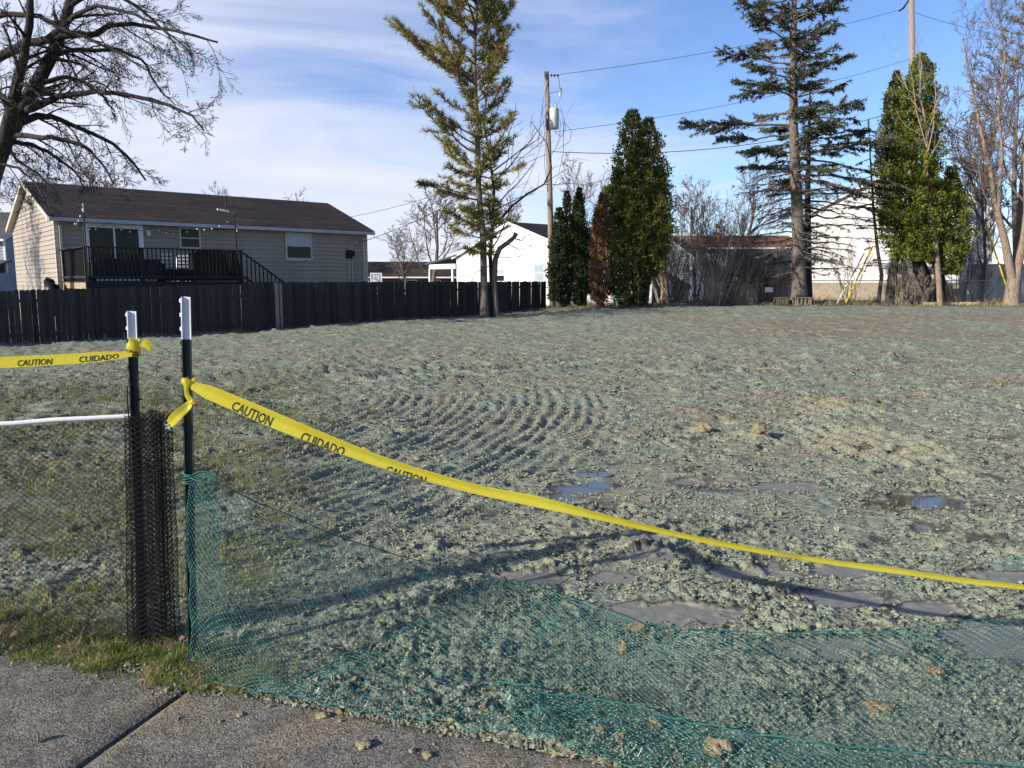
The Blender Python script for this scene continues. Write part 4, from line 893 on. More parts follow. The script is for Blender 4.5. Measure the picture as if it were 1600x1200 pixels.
def knots_mesh(N, r):
    o = np.array([(1, 0, 0), (-1, 0, 0), (0, 1, 0), (0, -1, 0), (0, 0, 1), (0, 0, -1)], float) * r
    f = np.array([(0, 2, 4), (2, 1, 4), (1, 3, 4), (3, 0, 4), (2, 0, 5), (1, 2, 5), (3, 1, 5), (0, 3, 5)])
    s_ = rng.uniform(0.6, 1.25, (len(N), 1, 1)); m_ = MB()
    return m_.add((N[:, None] + o[None] * s_).reshape(-1, 3), (f[None] + (np.arange(len(N)) * 6)[:, None, None]).reshape(-1, 3))
def _segs(s, P0, P1, r0, r1, sides=3):
    n = len(P0)
    if n == 0: return s
    T = norm(P1 - P0); ref = np.where(np.abs(T[:, 2:3]) > 0.9, np.array([[1.0, 0, 0]]), np.array([[0, 0, 1.0]]))
    A = norm(np.cross(T, ref)); B = np.cross(A, T); th = np.arange(sides) * 2 * np.pi / sides
    ring = A[:, None] * np.cos(th)[:, None] + B[:, None] * np.sin(th)[:, None]
    r0 = np.broadcast_to(r0, n)[:, None, None]; r1 = np.broadcast_to(r1, n)[:, None, None]
    V = np.concatenate([P0[:, None] + ring * r0, P1[:, None] + ring * r1], 1)
    i = np.arange(sides); j = (i + 1) % sides
    F = np.stack([i, j, sides + j, sides + i], -1)[None] + (np.arange(n) * 2 * sides)[:, None, None]
    return s.add(V.reshape(-1, 3), F.reshape(-1, 4))
MB.segs = _segs
cl = empty("chain_link_fence", (0, 0, 0), 0, "low chain link fence along the back of the lot", "fence")
CA, CB = np.array([at(1036, 440, Y=43.2)[0], 43.2]), np.array([at(1660, 440, Y=42.6)[0], 42.6])
c_dir = norm(CB - CA); c_len = float(np.linalg.norm(CB - CA)); c_h = 1.30
m_ = MB(); diamonds(m_, lambda u, v: np.stack([CA[0] + c_dir[0] * u, CA[1] + c_dir[1] * u, 0.34 + v], -1), int(c_len / 0.10), int(c_h / 0.05), 0.0038, 0.10, 0.05)
tag(m_.build("wire_mesh", M["galv"], cl), kind="stuff")
m_ = MB(); m_.cyl((*CA, 0.34 + c_h), (*CB, 0.34 + c_h), 0.022, None, 8); m_.build("top_rail", M["galv"], cl)
for q in np.arange(0, c_len, 2.6):
    p = CA + c_dir * q; m_ = MB(); m_.cyl((p[0], p[1], 0.2), (p[0], p[1], 0.36 + c_h), 0.03, None, 8); m_.build("post", M["galv"], cl)

# ---------------------------------------------------------------- utility poles and wires
PY = 38.6
pb, pt = at(864, 487, Y=PY), at(854, 112, Y=PY)
up1 = empty("utility_pole", (pb[0], pb[1], 0), 0, "weathered utility pole with transformer behind the fence end", "utility pole")
def loc1(px, py, dy=0.0): return at(px, py, Y=PY + dy) - np.array([pb[0], pb[1], 0])
m_ = MB(); m_.tubes([([loc1(864, 500), loc1(859, 300), loc1(854, 112)], [0.165, 0.14, 0.11])], 12, True); m_.build("pole", M["pole_wood"], up1, True)
tc = loc1(866, 186, -0.32); m_ = MB()
m_.tubes([([tc + [0, 0, -0.47], tc + [0, 0, -0.44], tc + [0, 0, 0.40], tc + [0, 0, 0.46], tc + [0, 0, 0.52]], [0.20, 0.225, 0.225, 0.235, 0.12])], 14, True); tr = m_.build("transformer", M["transformer"], up1, True)
for dx in (-0.1, 0.08):
    m_ = MB(); m_.cyl(tc + [dx, 0, 0.5], tc + [dx, 0, 0.68], 0.035, 0.02, 7); m_.build("bushing", M["grey_trim"], tr)
m_ = MB(); m_.box(-0.14, 0.14, -0.01, 0.2, -0.3, 0.3); m_.build("bracket", M["galv"], up1, loc=tuple(tc + [-0.08, 0.18, 0]))
m_ = MB(); m_.tubes([([loc1(858, 146), loc1(866, 144), loc1(873, 143)], 0.018)], 5); m_.build("cutout_arm", M["galv"], up1)
m_ = MB(); m_.cyl(loc1(875, 150), loc1(877, 138), 0.05, None, 7); m_.build("cutout", M["transformer"], up1)
m_ = MB()
for px in (860, 865, 870): m_.cyl(loc1(px, 118), loc1(px + 3, 117.6), 0.06, 0.04, 7)
m_.build("insulator", M["black"], up1)
P2Y = 48.0
p2b, p2t = at(1431, 480, Y=P2Y), at(1423, -70, Y=P2Y)
up2 = empty("utility_pole", (p2b[0], p2b[1], 0), 0, "tall utility pole rising behind the vine covered cedar", "utility pole")
m_ = MB(); m_.tubes([([(0, 0, 0), p2t - np.array([p2b[0], p2b[1], 0])], [0.22, 0.15])], 12, True); m_.build("pole", M["pole_wood"], up2, True)
m_ = MB(); q = at(1412, 12, Y=P2Y) - np.array([p2b[0], p2b[1], 0]); m_.tubes([([q + [-0.25, 0, -0.2], q, q + [0.3, 0, 0.5]], [0.05, 0.06, 0.03])], 6, True); m_.build("insulator", M["black"], up2)
def wire(label, p, q, sag, r=0.011, n=24):
    t = np.linspace(0, 1, n)[:, None]; c = p + (q - p) * t; c[:, 2] -= sag * 4 * (t * (1 - t))[:, 0]
    m_ = MB(); m_.tubes([(c, r)], 5); tag(m_.build("power_line", M["cable"]), label, "wire", "overhead wires between the poles")
w1 = at(860, 118, Y=PY)
wire("topmost wire from the transformer pole's tip to the taller pole", w1, at(1412, 14, Y=P2Y), 0.35)
wire("second wire leaving the transformer pole just below the transformer", at(866, 206, Y=PY), at(1423, 92, Y=P2Y), 0.45, 0.011)
wire("thick lowest cable from the transformer pole behind the big cedar", at(862, 237, Y=PY), at(1426, 165, Y=P2Y), 0.95, 0.018)
wire("wire dropping from the transformer pole to the taupe house corner", at(855, 215, Y=PY), house_pt(11.85, -0.2, 3.3), 0.55, 0.014)
wire("thin wire from the transformer pole towards the porch of the white house", at(856, 195, Y=PY), np.array([-1.0, 49.0, 4.6]), 0.8, 0.011)
wire("lower thin wire running left from the transformer pole past the taupe house", at(857, 240, Y=PY), at(300, 345, Y=62), 1.6, 0.014)
wire("wire leaving the taller pole towards the right edge", at(1430, 20, Y=P2Y), at(1700, 70, Y=52), 0.4)
wire("lower wire leaving the taller pole towards the right edge", at(1430, 165, Y=P2Y), at(1700, 260, Y=44), 0.5, 0.015)
lo = []
for pts in (((860, 150), (850, 250), (856, 300)), ((881, 190), (893, 205), (890, 222), (872, 232)), ((858, 120), (848, 160), (840, 230)), ((876, 168), (884, 200), (878, 214), (866, 206)), ((881, 190), (880, 240), (872, 275), (862, 300)), ((872, 118), (874, 130), (875, 140))):
    a = np.array([loc1(px, py, -0.12) for px, py in pts]); t = np.linspace(0, len(a) - 1, 10)
    lo.append((np.stack([np.interp(t, range(len(a)), a[:, k]) for k in range(3)], -1), 0.012))
m_ = MB(); m_.tubes(lo, 5); m_.build("drop_wire", M["cable"], up1)
# guy wire guards and leaning sticks on the right
def stick(name, label, p, q, r, mat, cat):
    m_ = MB(); m_.cyl((0, 0, 0), tuple(np.array(q) - np.array(p)), r, None, 8); tag(m_.build(name, mat, None, True, tuple(p)), label, cat)
stick("guy_guard", "yellow plastic guy wire guard leaning right in front of the tall white house", at(1321, 474, Y=41.3), at(1362, 388, Y=42.6), 0.045, M["yellow_plastic"], "guy wire guard")
stick("bleached_pole", "pale greenish pole leaning beside the yellow guard", at(1308, 474, Y=41.2), at(1350, 396, Y=42.3), 0.038, M["pale_stick"], "pole")
stick("guy_guard", "yellow plastic guard leaning left against the forked tree at right", at(1572, 446, Y=41.6), at(1540, 350, Y=42.6), 0.045, M["yellow_plastic"], "guy wire guard")
sp_ = at(965, 488, Y=37.6); m_ = MB(); m_.box(-0.06, 0.06, -0.012, 0.012, 0, 0.46); m_.prism([(-0.06, 0.46), (0.06, 0.46), (0.0, 0.50)], -0.012, 0.012)
o = tag(m_.build("marker_stake", M["stake_green"], None, False, (sp_[0], sp_[1], float(zb(sp_[0], sp_[1])))), "small pale green marker stake standing before the big cedar", "stake"); o.rotation_euler = (0, -0.12, 0.2)
# edging
for (x0, x1), lb in zip(((1444, 1473), (1475, 1500), (1501, 1526)), ("yellowed landscape timber at the foot of the pale sapling", "middle one of the yellowed landscape timbers by the chain link fence", "rightmost yellowed landscape timber towards the forked tree")):
    a, b_ = at(x0, 478, Y=40.7), at(x1, 477, Y=40.9); m_ = MB(); m_.box(0, b_[0] - a[0] - 0.03, -0.1, 0.1, 0, 0.2)
    m_.v[0] += rng.normal(0, 0.012, m_.v[0].shape); tag(m_.build("landscape_timber", M["timber"], None, False, (a[0], a[1], 0.30), 0.02), lb, "timber", "landscape timbers at the back of the lot")
px = 1042; k = 0
lbs = ["low tan edging stone nearest the big cedar", "tan edging stone below the clump of pale stems", "long edging stone below the grey board fence", "edging stone left of the little wooden crates", "edging stone under the brown post box"]
for k in range(5):
    wpx = (32, 40, 36, 34, 28)[k]; a = at(px + wpx / 2, 474, Y=41.2); m_ = MB(); v = ICO_V * np.array([wpx / 1202 * 41 / 2, 0.2, 0.13]); v[:, 2] = np.clip(v[:, 2], -0.1, 0.09); v += rng.normal(0, 0.015, v.shape)
    tag(m_.add(v, ICO_F).build("edging_stone", M["stone"], None, False, (a[0], a[1], 0.38)), lbs[k], "stone", "edging stones at the back of the lot"); px += wpx
def crate(label, x0, x1, y0, y1, Y):
    a, b_ = at(x0, y1, Y=Y), at(x1, y0, Y=Y); w, h = b_[0] - a[0], 0.40
    t = empty("wooden_stool", ((a[0] + b_[0]) / 2, Y, 0.33), 0.05, label, "stool")
    m_ = MB(); m_.box(-w / 2 - 0.04, w / 2 + 0.04, -0.22, 0.22, h, h + 0.04); m_.build("top", M["grey_wood"], t)
    for x in (-w / 2 + 0.03, w / 2 - 0.03):
        for y in (-0.17, 0.17): m_ = MB(); m_.box(x - 0.03, x + 0.03, y - 0.03, y + 0.03, 0, h); m_.build("leg", M["raw_wood"], t)
    for x in np.linspace(-w / 2 + 0.12, w / 2 - 0.12, 4): m_ = MB(); m_.box(x - 0.04, x + 0.04, -0.19, -0.17, 0.06, h - 0.01); m_.build("slat", M["raw_wood"], t)
crate("small slatted wooden stool in front of the big spruce trunk", 1240, 1266, 466, 477, 40.6)
crate("small dark wooden stool left of the big spruce trunk", 1210, 1229, 466, 476, 40.9)
a = at(1204, 470, Y=42.0); bx_ = empty("post_box", (a[0], a[1], 0.3), 0.1, "reddish brown wooden post box with a small white plate", "post")
m_ = MB(); m_.box(-0.22, 0.22, -0.18, 0.18, 0, 1.15); m_.build("box", M["brick"], bx_)
m_ = MB(); m_.prism([(-0.32, 1.15), (0.32, 1.15), (0, 1.5)], -0.26, 0.26); m_.build("roof", M["shingle_red"], bx_)
m_ = MB(); m_.box(-0.42, 0.02, -0.2, -0.185, 0.72, 0.98); m_.build("plate", M["white_trim"], bx_)

# ---------------------------------------------------------------- trees and shrubs
class Tree:
    def __init__(s, seed): s.lines = []; s.rng = np.random.default_rng(seed); s.tips = []
    def branch(s, p, d, L, r, lvl, P, r_end=None, pts=None):
        """P: dict of per level lists: kids, angle, ratio, trop, wob; grows children along the polyline"""
        R = s.rng
        if pts is None:
            n = max(4, min(9, int(L / P["step"]) + 2)); pts = [np.asarray(p, float)]; d = norm(np.asarray(d, float))
            for k in range(n - 1):
                d = norm(d + R.normal(0, P["wob"][lvl], 3) + np.array([0, 0, P["trop"][lvl]]))
                pts.append(pts[-1] + d * L / (n - 1))
            pts = np.array(pts)
        n = len(pts)
        re = r * P["taper"] if r_end is None else r_end
        rad_ = np.maximum(np.linspace(r, re, n), P["rmin"])
        s.lines.append((pts, rad_, lvl))
        if lvl + 1 >= len(P["kids"]) + 1 or lvl >= P["max"]:
            s.tips.append((pts[-1], norm(pts[-1] - pts[-2]))); return
        K = P["kids"][lvl]; K = K if isinstance(K, int) else R.integers(K[0], K[1] + 1)
        seg = np.linalg.norm(np.diff(pts, axis=0), axis=1).sum()
        for c in range(K):
            t = P["t0"][lvl] + (1 - P["t0"][lvl]) * (c + R.uniform(0.1, 0.95)) / K
            x = t * (n - 1); i = min(int(x), n - 2); q = pts[i] + (pts[i + 1] - pts[i]) * (x - i)
            ax = norm(pts[i + 1] - pts[i]); perp = norm(np.cross(ax, R.normal(0, 1, 3)))
            if "flat" in P and lvl >= 1: perp = norm(perp * np.array([1, 1, P["flat"]]))
            a = math.radians(R.normal(P["angle"][lvl], P["angle"][lvl] * 0.22))
            nd = ax * math.cos(a) + perp * math.sin(a)
            rr = (r + (re - r) * t) * P["rr"][lvl] * R.uniform(0.7, 1.1)
            ln = seg * P["ratio"][lvl] * (1.15 - 0.6 * t) * R.uniform(0.65, 1.25)
            s.branch(q, nd, ln, rr, lvl + 1, P)
    def meshes(s, split):
        """two builders: thick wood and thin twigs"""
        a, b = MB(), MB()
        for lo_, hi_, sides in ((0.0, 0.012, 3), (0.012, 0.04, 4), (0.04, 9, 8)):
            for mb, test in ((a, lambda l: l <= split), (b, lambda l: l > split)):
                ls = [(p, r) for p, r, l in s.lines if test(l) and lo_ <= r[0] < hi_]
                if ls: mb.tubes(ls, sides)
        return a, b
def plant(name, label, cat, t, loc, split, wood, twig, group=None, crown="crown", rz=0.0, trunk="trunk"):
    e = empty(name, tuple(loc), rz, label, cat, group)
    a, b = t.meshes(split)
    if a.v: a.build(trunk, wood, e, True)
    if b.v: b.build(crown, twig, e, False)
    return e
def gz_(x, y): return float(zb(x, y))
BARE = dict(kids=[(5, 7), (5, 6), (4, 6), (3, 5)], max=4, angle=[38, 42, 40, 38], ratio=[0.62, 0.55, 0.5, 0.5], trop=[0.03, 0.10, 0.10, 0.08, 0.05], wob=[0.05, 0.12, 0.16, 0.18, 0.2], rr=[0.55, 0.55, 0.6, 0.65], t0=[0.35, 0.2, 0.15, 0.1], taper=0.35, rmin=0.004, step=0.6)
def bare(seed, H, r, rmin=0.008, **kw):
    P = dict(BARE); P.update(kw); P["rmin"] = rmin
    t = Tree(seed); t.branch((0, 0, 0), (0, 0, 1), H, r, 0, P); return t
# big dark bare tree whose limbs reach in from the left
BT_Y = 25.0; BT_S = 25.0 / 17.0
bt = Tree(11)
BP = dict(kids=[(10, 12), (6, 7), (4, 5), (2, 3)], max=4, angle=[46, 40, 36, 34], ratio=[0.30, 0.48, 0.56, 0.55], trop=[0, -0.09, -0.07, 0.02, 0.02], wob=[0.05, 0.11, 0.13, 0.15, 0.16], rr=[0.42, 0.55, 0.6, 0.65], t0=[0.12, 0.15, 0.12, 0.1], taper=0.25, rmin=0.0055, step=0.4)
limbs = [
    ([(-40, 560, 0), (-32, 400, 0), (-18, 290, 0), (5, 225, 0)], 0.30, 0.24),
    ([(5, 225, 0), (30, 180, 0.1), (52, 140, 0.2), (80, 90, 0.4), (100, 40, 0.5), (118, -30, 0.6)], 0.21, 0.12),
    ([(5, 225, 0), (22, 150, -0.3), (35, 100, -0.5), (45, 50, -0.6), (50, -30, -0.7)], 0.16, 0.08),
    ([(-40, 110, 0.3), (0, 88, 0.1), (40, 68, 0), (70, 62, -0.1), (110, 54, -0.2), (150, 54, -0.3), (165, 42, -0.4), (200, 37, -0.5), (240, 42, -0.6), (285, 50, -0.7), (340, 66, -0.8)], 0.13, 0.025),
    ([(40, 172, 0.1), (70, 160, -0.1), (95, 150, -0.3), (150, 143, -0.5), (190, 146, -0.6), (255, 161, -0.8), (300, 180, -0.9), (318, 204, -1.0)], 0.10, 0.02),
    ([(70, 128, 0.2), (100, 119, 0.4), (130, 127, 0.6), (160, 150, 0.8), (180, 175, 0.9)], 0.07, 0.02),
    ([(36, 190, 0.1), (60, 180, 0.4), (85, 183, 0.6), (110, 194, 0.8), (170, 220, 1.1), (205, 250, 1.3), (228, 282, 1.4)], 0.10, 0.025),
    ([(20, 212, 0), (60, 214, -0.3), (100, 217, -0.5), (135, 230, -0.7), (160, 255, -0.8), (178, 288, -0.9)], 0.075, 0.02),
    ([(15, 222, 0.1), (50, 226, 0.3), (80, 240, 0.5), (118, 268, 0.7), (132, 294, 0.8)], 0.07, 0.018),
    ([(85, 85, 0.4), (110, 78, 0.5), (145, 78, 0.7), (185, 78, 0.9), (225, 95, 1.1), (248, 140, 1.3), (275, 165, 1.4)], 0.075, 0.015),
    ([(-30, 30, -0.2), (10, 22, -0.4), (60, 24, -0.5), (90, 42, -0.7), (140, 60, -0.9), (185, 82, -1.0), (230, 110, -1.2)], 0.08, 0.02),
    ([(75, 60, -0.4), (110, 30, -0.6), (150, 8, -0.8), (200, 18, -1.0), (250, 40, -1.2), (298, 82, -1.3)], 0.07, 0.015),
    ([(108, 10, 0.5), (160, -20, 0.7), (215, 10, 0.9), (260, 50, 1.1), (280, 80, 1.2)], 0.07, 0.015),
    ([(-30, 215, 0.4), (5, 215, 0.5), (25, 250, 0.6), (60, 272, 0.7), (90, 300, 0.8)], 0.06, 0.015),
    ([(-60, 260, -0.4), (-10, 255, -0.6), (30, 262, -0.8), (60, 290, -0.9), (75, 330, -1.0)], 0.05, 0.012),
    ([(-60, 150, -0.4), (-10, 140, -0.6), (18, 160, -0.7), (30, 110, -0.8), (5, 40, -0.9)], 0.07, 0.03)]
for pts, r0, r1 in limbs:
    r0, r1 = r0 * BT_S * 0.82, r1 * BT_S * 0.8
    q = np.array([at(x, y, Y=BT_Y + dy * BT_S) for x, y, dy in pts])
    tt = np.linspace(0, len(q) - 1, 3 * len(q)); q2 = np.stack([np.interp(tt, range(len(q)), q[:, k]) for k in range(3)], -1)
    q2[1:-1] += bt.rng.normal(0, 0.012, q2[1:-1].shape)
    if r0 >= 0.33: bt.lines.append((q2, np.linspace(r0, r1, len(q2)), 0))
    else: bt.branch(None, None, 0, r0, 0, BP, r_end=r1, pts=q2)
root = np.array(at(-40, 560, Y=BT_Y)); base = np.array([root[0] - 0.1, root[1], float(zb(root[0], root[1])) - 0.1])
bt.lines.append((np.array([base, base + (root - base) * 0.5, root]), np.array([0.52, 0.42, 0.36]), 0))
bt.lines = [(p - base, r, l) for p, r, l in bt.lines]
plant("bare_tree", "large dark bare tree reaching in over the taupe house roof from the left", "tree", bt, base, 1, M["bark_dark"], M["bark_dark"])

# tall pine in front of the fence
def needles(mb, C, D, n_per, L, W, spread, R):
    """tufts: thin blades around direction D at centres C"""
    C = np.repeat(C, n_per, 0); D = norm(np.repeat(D, n_per, 0) + R.normal(0, spread, (len(C), 3)))
    side = norm(np.cross(D, R.normal(0, 1, (len(C), 3)))) * (W * R.uniform(0.6, 1.3, len(C)))[:, None]
    ln = (L * R.uniform(0.6, 1.25, len(C)))[:, None]
    v = np.stack([C - side * 0.5, C + side * 0.5, C + D * ln * 0.6 + side * 0.5, C + D * ln], 1)
    mb.add(v.reshape(-1, 3), np.array([0, 1, 2, 3]) + (np.arange(len(C)) * 4)[:, None])
def conifer(name, label, loc, trunk_pts, r0, r1, z0, z1, dz, n_az, length, up, curve, foliage, bark, seed, tuft_n=9, tuft=(0.24, 0.03), bare_below=None, dead_twigs=0, start=0.3, droop_tuft=0.0, keep=0.9, subs=8, az_bias=None, spread=0.5, cat="tree", lvar=0.2):
    R = np.random.default_rng(seed); e = empty(name, tuple(loc), 0, label, cat)
    tp = np.array(trunk_pts, float); zz = tp[:, 2]
    tk = MB(); q = np.linspace(0, zz[-1], 26); tr = np.stack([np.interp(q, zz, tp[:, k]) for k in range(3)], -1)
    rad_ = r0 + (r1 - r0) * (q / zz[-1]) + 0.45 * r0 * np.exp(-q / (1.2 * r0 + 0.05)); tk.tubes([(tr, rad_)], 12)
    br, lim, C, D = [], [], [], []
    z = z0
    while z < z1:
        n = R.integers(n_az[0], n_az[1] + 1); a0 = R.uniform(0, 6.28)
        for k in range(n):
            az = a0 + k * 6.283 / n + R.normal(0, 0.25); zc = z + R.normal(0, dz * 0.42)
            L = length(zc, az) * R.uniform(1.12 - 1.6 * lvar, 1.15)
            if L < 0.25: continue
            t = np.linspace(0, 1, 9)
            o = np.array([np.interp(zc, zz, tp[:, 0]), np.interp(zc, zz, tp[:, 1]), zc])
            h = np.array([math.cos(az), math.sin(az), 0]); sx = R.normal(0, 0.10)
            hh = np.array([-h[1], h[0], 0])
            P = o + h * (L * t)[:, None] + hh * (sx * L * t ** 2)[:, None]
            uj = R.normal(0, 0.10 if lvar < 0.45 else 0.05)
            P[:, 2] += L * ((up(zc) + uj) * t + curve(zc) * t ** 2) + R.normal(0, 0.012, 9) * L
            rb = max(0.012, 0.016 + 0.011 * L); lim.append((P, np.linspace(rb, 0.008, 9)))
            isbare = bare_below is not None and (zc < bare_below - R.uniform(0, 1.0))
            # side twigs, mostly in the plane of the branch
            m = int(subs * L / 2.2) + 2
            for _ in range(m if not isbare else m + dead_twigs):
                tt = R.uniform(0.18, 0.97); i = min(int(tt * 8), 7); p = P[i] + (P[i + 1] - P[i]) * (tt * 8 - i)
                ax = norm(P[i + 1] - P[i]); sg = R.choice([-1, 1]); pl = norm(np.cross(ax, [0, 0, 1])) * sg
                d = norm(ax * 0.8 + pl * R.uniform(0.4, 1.0) + np.array([0, 0, R.normal(0.05 + (0.25 if up(zc) > 0.2 else -0.18), 0.18)]))
                l2 = L * R.uniform(0.14, 0.34) * (1.15 - 0.6 * tt)
                u = np.linspace(0, 1, 4)[:, None]; Q = p + d * l2 * u + np.array([0, 0, curve(zc) * 0.5 * l2]) * u ** 2
                br.append((Q, np.linspace(0.012, 0.005, 4)))
                if isbare:
                    if R.random() < 0.12: C.append(Q[-1]); D.append(d)
                    continue
                if tt > start and R.random() < keep:
                    for w in np.linspace(0.25, 1, max(2, int(l2 / 0.11))): C.append(p + d * l2 * w + R.normal(0, 0.02, 3)); D.append(d + np.array([0, 0, droop_tuft]))
            if not isbare:
                for w in np.linspace(max(start, 0.3), 1, max(3, int(L / 0.14))):
                    if R.random() < keep: i = min(int(w * 8), 7); C.append(P[i] + (P[i + 1] - P[i]) * (w * 8 - i)); D.append(norm(P[i + 1] - P[i]) + np.array([0, 0, droop_tuft]))
        z += dz * R.uniform(0.8, 1.2)
    # leader
    for w in np.linspace(0.94, 1.0, 8): C.append(tr[-1] * w + tr[-1] * 0); D.append(np.array([0, 0, 1.0]))
    C[-8:] = [np.array([np.interp(zz[-1] * w, zz, tp[:, k]) for k in range(3)]) for w in np.linspace(0.94, 1.0, 8)]
    tk.tubes(lim, 5); tk.build("trunk", bark, e, True)
    b_ = MB(); b_.tubes(br, 3); tag(b_.build("twigs", M["twig"], e), kind="stuff")
    nd = MB(); needles(nd, np.array(C), np.array(D), tuft_n, tuft[0], tuft[1], spread, R)
    nd.build("crown", foliage, e)
    return e
pb_ = at(757, 491, Y=33.4); PB = np.array([pb_[0], pb_[1], gz_(pb_[0], pb_[1])])
def ppt(px, py): return at(px, py, Y=33.4) - PB
ptr = [(0, 0, 0), ppt(756, 440), ppt(755, 370), ppt(748, 300), ppt(745, 200), ppt(741, 100), ppt(744, 0), ppt(748, -80), ppt(750, -150)]
def plen(z, az):
    base_ = np.interp(z, [2.5, 4.0, 6.5, 8.0, 9.0, 11.0, 13.5, 16.5], [0.5, 1.7, 2.6, 2.2, 2.8, 3.3, 2.3, 0.3])
    return base_ * (1.0 + 0.25 * max(0, -math.cos(az)) - 0.28 * max(0, math.cos(az)))
conifer("pine_tree", "tall thin pine with upswept olive branches in front of the dark fence", PB, ptr, 0.165, 0.04, 2.8, 16.3, 0.56, (4, 6), plen, lambda z: 0.28 if z > 6 else 0.05, lambda z: 0.38 if z > 6 else 0.18, M["pine"], M["bark_grey"], 5, tuft_n=14, tuft=(0.29, 0.028), keep=0.60, subs=12, start=0.18, spread=0.6, lvar=0.5)
# slender bare tree and stubby cut tree beside the pine
sl_ = Tree(23); SP = dict(BARE, kids=[(8, 9), (4, 5), (3, 4)], max=3, rmin=0.006, ratio=[0.30, 0.5, 0.5], t0=[0.25, 0.2, 0.1], angle=[48, 40, 40], trop=[0, 0.02, 0.06, 0.05])
b0 = at(769, 490, Y=33.9); B0 = np.array([b0[0], b0[1], gz_(b0[0], b0[1])])
q = np.array([(0, 0, 0)] + [at(x, y, Y=33.9) - B0 for x, y in ((768, 440), (766, 400), (769, 355), (772, 300), (766, 250), (756, 190), (765, 120))])
sl_.branch(None, None, 0, 0.11, 0, SP, r_end=0.02, pts=q)
for pts, r0 in ((((773, 352), (800, 322), (825, 302), (850, 288), (862, 262), (855, 225), (830, 190)), 0.06), (((771, 285), (795, 262), (815, 235), (845, 215)), 0.04), (((770, 330), (790, 320), (830, 300)), 0.035), (((770, 268), (800, 245), (825, 225), (850, 190)), 0.035)):
    sl_.branch(None, None, 0, r0, 1, SP, r_end=0.012, pts=np.array([at(x, y, Y=33.9 - 0.004 * (x - 770)) - B0 for x, y in pts]))
plant("bare_tree", "slender dark bare tree growing right beside the pine trunk", "tree", sl_, B0, 1, M["bark_dark"], M["twig"])
st_ = Tree(24); b0 = at(771, 489, Y=34.0); B0 = np.array([b0[0] + 0.15, b0[1] - 0.4, gz_(b0[0], b0[1])])
q = np.array([(0, 0, 0)] + [at(x, y, Y=33.6) - B0 for x, y in ((772, 440), (774, 405), (781, 388), (795, 378), (803, 371), (807, 364))])
st_.lines.append((q, np.array([0.13, 0.12, 0.12, 0.11, 0.10, 0.09, 0.10]), 0))
for pts, r0 in ((((803, 372), (815, 376), (822, 368)), 0.03), (((772, 400), (765, 385), (762, 372)), 0.03), (((776, 402), (800, 402), (815, 400)), 0.02), (((790, 380), (812, 390), (830, 385)), 0.02), (((774, 410), (745, 425), (730, 432)), 0.02)):
    st_.branch(None, None, 0, r0, 1, dict(SP, max=3), r_end=0.008, pts=np.array([at(x, y, Y=33.6) - B0 for x, y in pts]))
plant("cut_tree", "short cut off tree with a stub branch in front of the white house", "tree", st_, B0, 1, M["bark_grey"], M["twig"])

# cedars: many small upright sprays spread over lumpy columns
def cedar(name, label, base, cols, mat, n, seed, size=0.16, wood=M["bark_dark"], trunks=None, group=None, gaps=0.25):
    """cols: list of (dx, dy, z0, z1, radius profile list of (t, r))"""
    R = np.random.default_rng(seed); e = empty(name, tuple(base), 0, label, "tree", group)
    tk = MB(); sp = MB(); tw = []
    tot = sum((c[3] - c[2]) * max(r for _, r in c[4]) for c in cols)
    for dx, dy, z0, z1, prof in cols:
        tk.tubes([(np.array([(dx * 0.4, dy * 0.4, 0), (dx * 0.8, dy * 0.8, z0 + 0.3 * (z1 - z0)), (dx, dy, z0 + 0.93 * (z1 - z0))]), np.array([0.14, 0.09, 0.02]))], 7)
        m = int(n * (z1 - z0) * max(r for _, r in prof) / tot)
        t = R.uniform(0, 1, m * 2); rr = np.interp(t, [p[0] for p in prof], [p[1] for p in prof]); keep = R.random(m * 2) * max(r for _, r in prof) < rr + 0.08; t = t[keep][:m]; rr = rr[keep][:m]
        az = R.uniform(0, 6.283, len(t)); z = z0 + t * (z1 - z0)
        lump = 1 + 0.46 * noise2(az * 1.9 + 3 * dx, z * 1.05, seed) + 0.32 * noise2(az * 4.2, z * 2.6, seed + 3)
        hole = noise2(az * 2.2, z * 1.5, seed + 9)
        f = np.sqrt(R.uniform(0.38, 1.0, len(t))) * lump * np.where(R.random(len(t)) < 0.07, 1.18, 1.0)
        f = np.where(hole > 0.42 - gaps, f * R.uniform(0.45, 0.85, len(t)), f)
        P = np.stack([dx + rr * f * np.cos(az), dy + rr * f * np.sin(az), z], -1)
        for q in range(0, len(P), 60): tw.append((np.array([[dx, dy, max(z0, P[q, 2] - 0.25)], (np.array([dx, dy, P[q, 2]]) + P[q]) / 2, P[q]]), np.array([0.025, 0.016, 0.008])))
        out = np.stack([np.cos(az), np.sin(az), 0 * az], -1)
        d = norm(out * R.uniform(0.25, 0.9, (len(t), 1)) + np.array([0, 0, 1.0]) * R.uniform(0.35, 1.1, (len(t), 1)) + R.normal(0, 0.28, (len(t), 3)))
        needles(sp, P, d, 3, size, size * 0.42, 0.38, R)
    tk.tubes(tw, 4)
    if trunks: tk.tubes(trunks, 9)
    tk.build("trunk", wood, e, True); sp.build("crown", mat, e)
    return e
def cb(px, py, Y): a = at(px, py, Y=Y); return np.array([a[0], a[1], gz_(a[0], a[1])])
def zt(px, py, Y, b_): return at(px, py, Y=Y)[2] - b_[2]
def xt(px, py, Y, b_): return at(px, py, Y=Y)[0] - b_[0]
Yc = 38.0; b_ = cb(1000, 481, Yc)
H = zt(996, 172, Yc, b_)
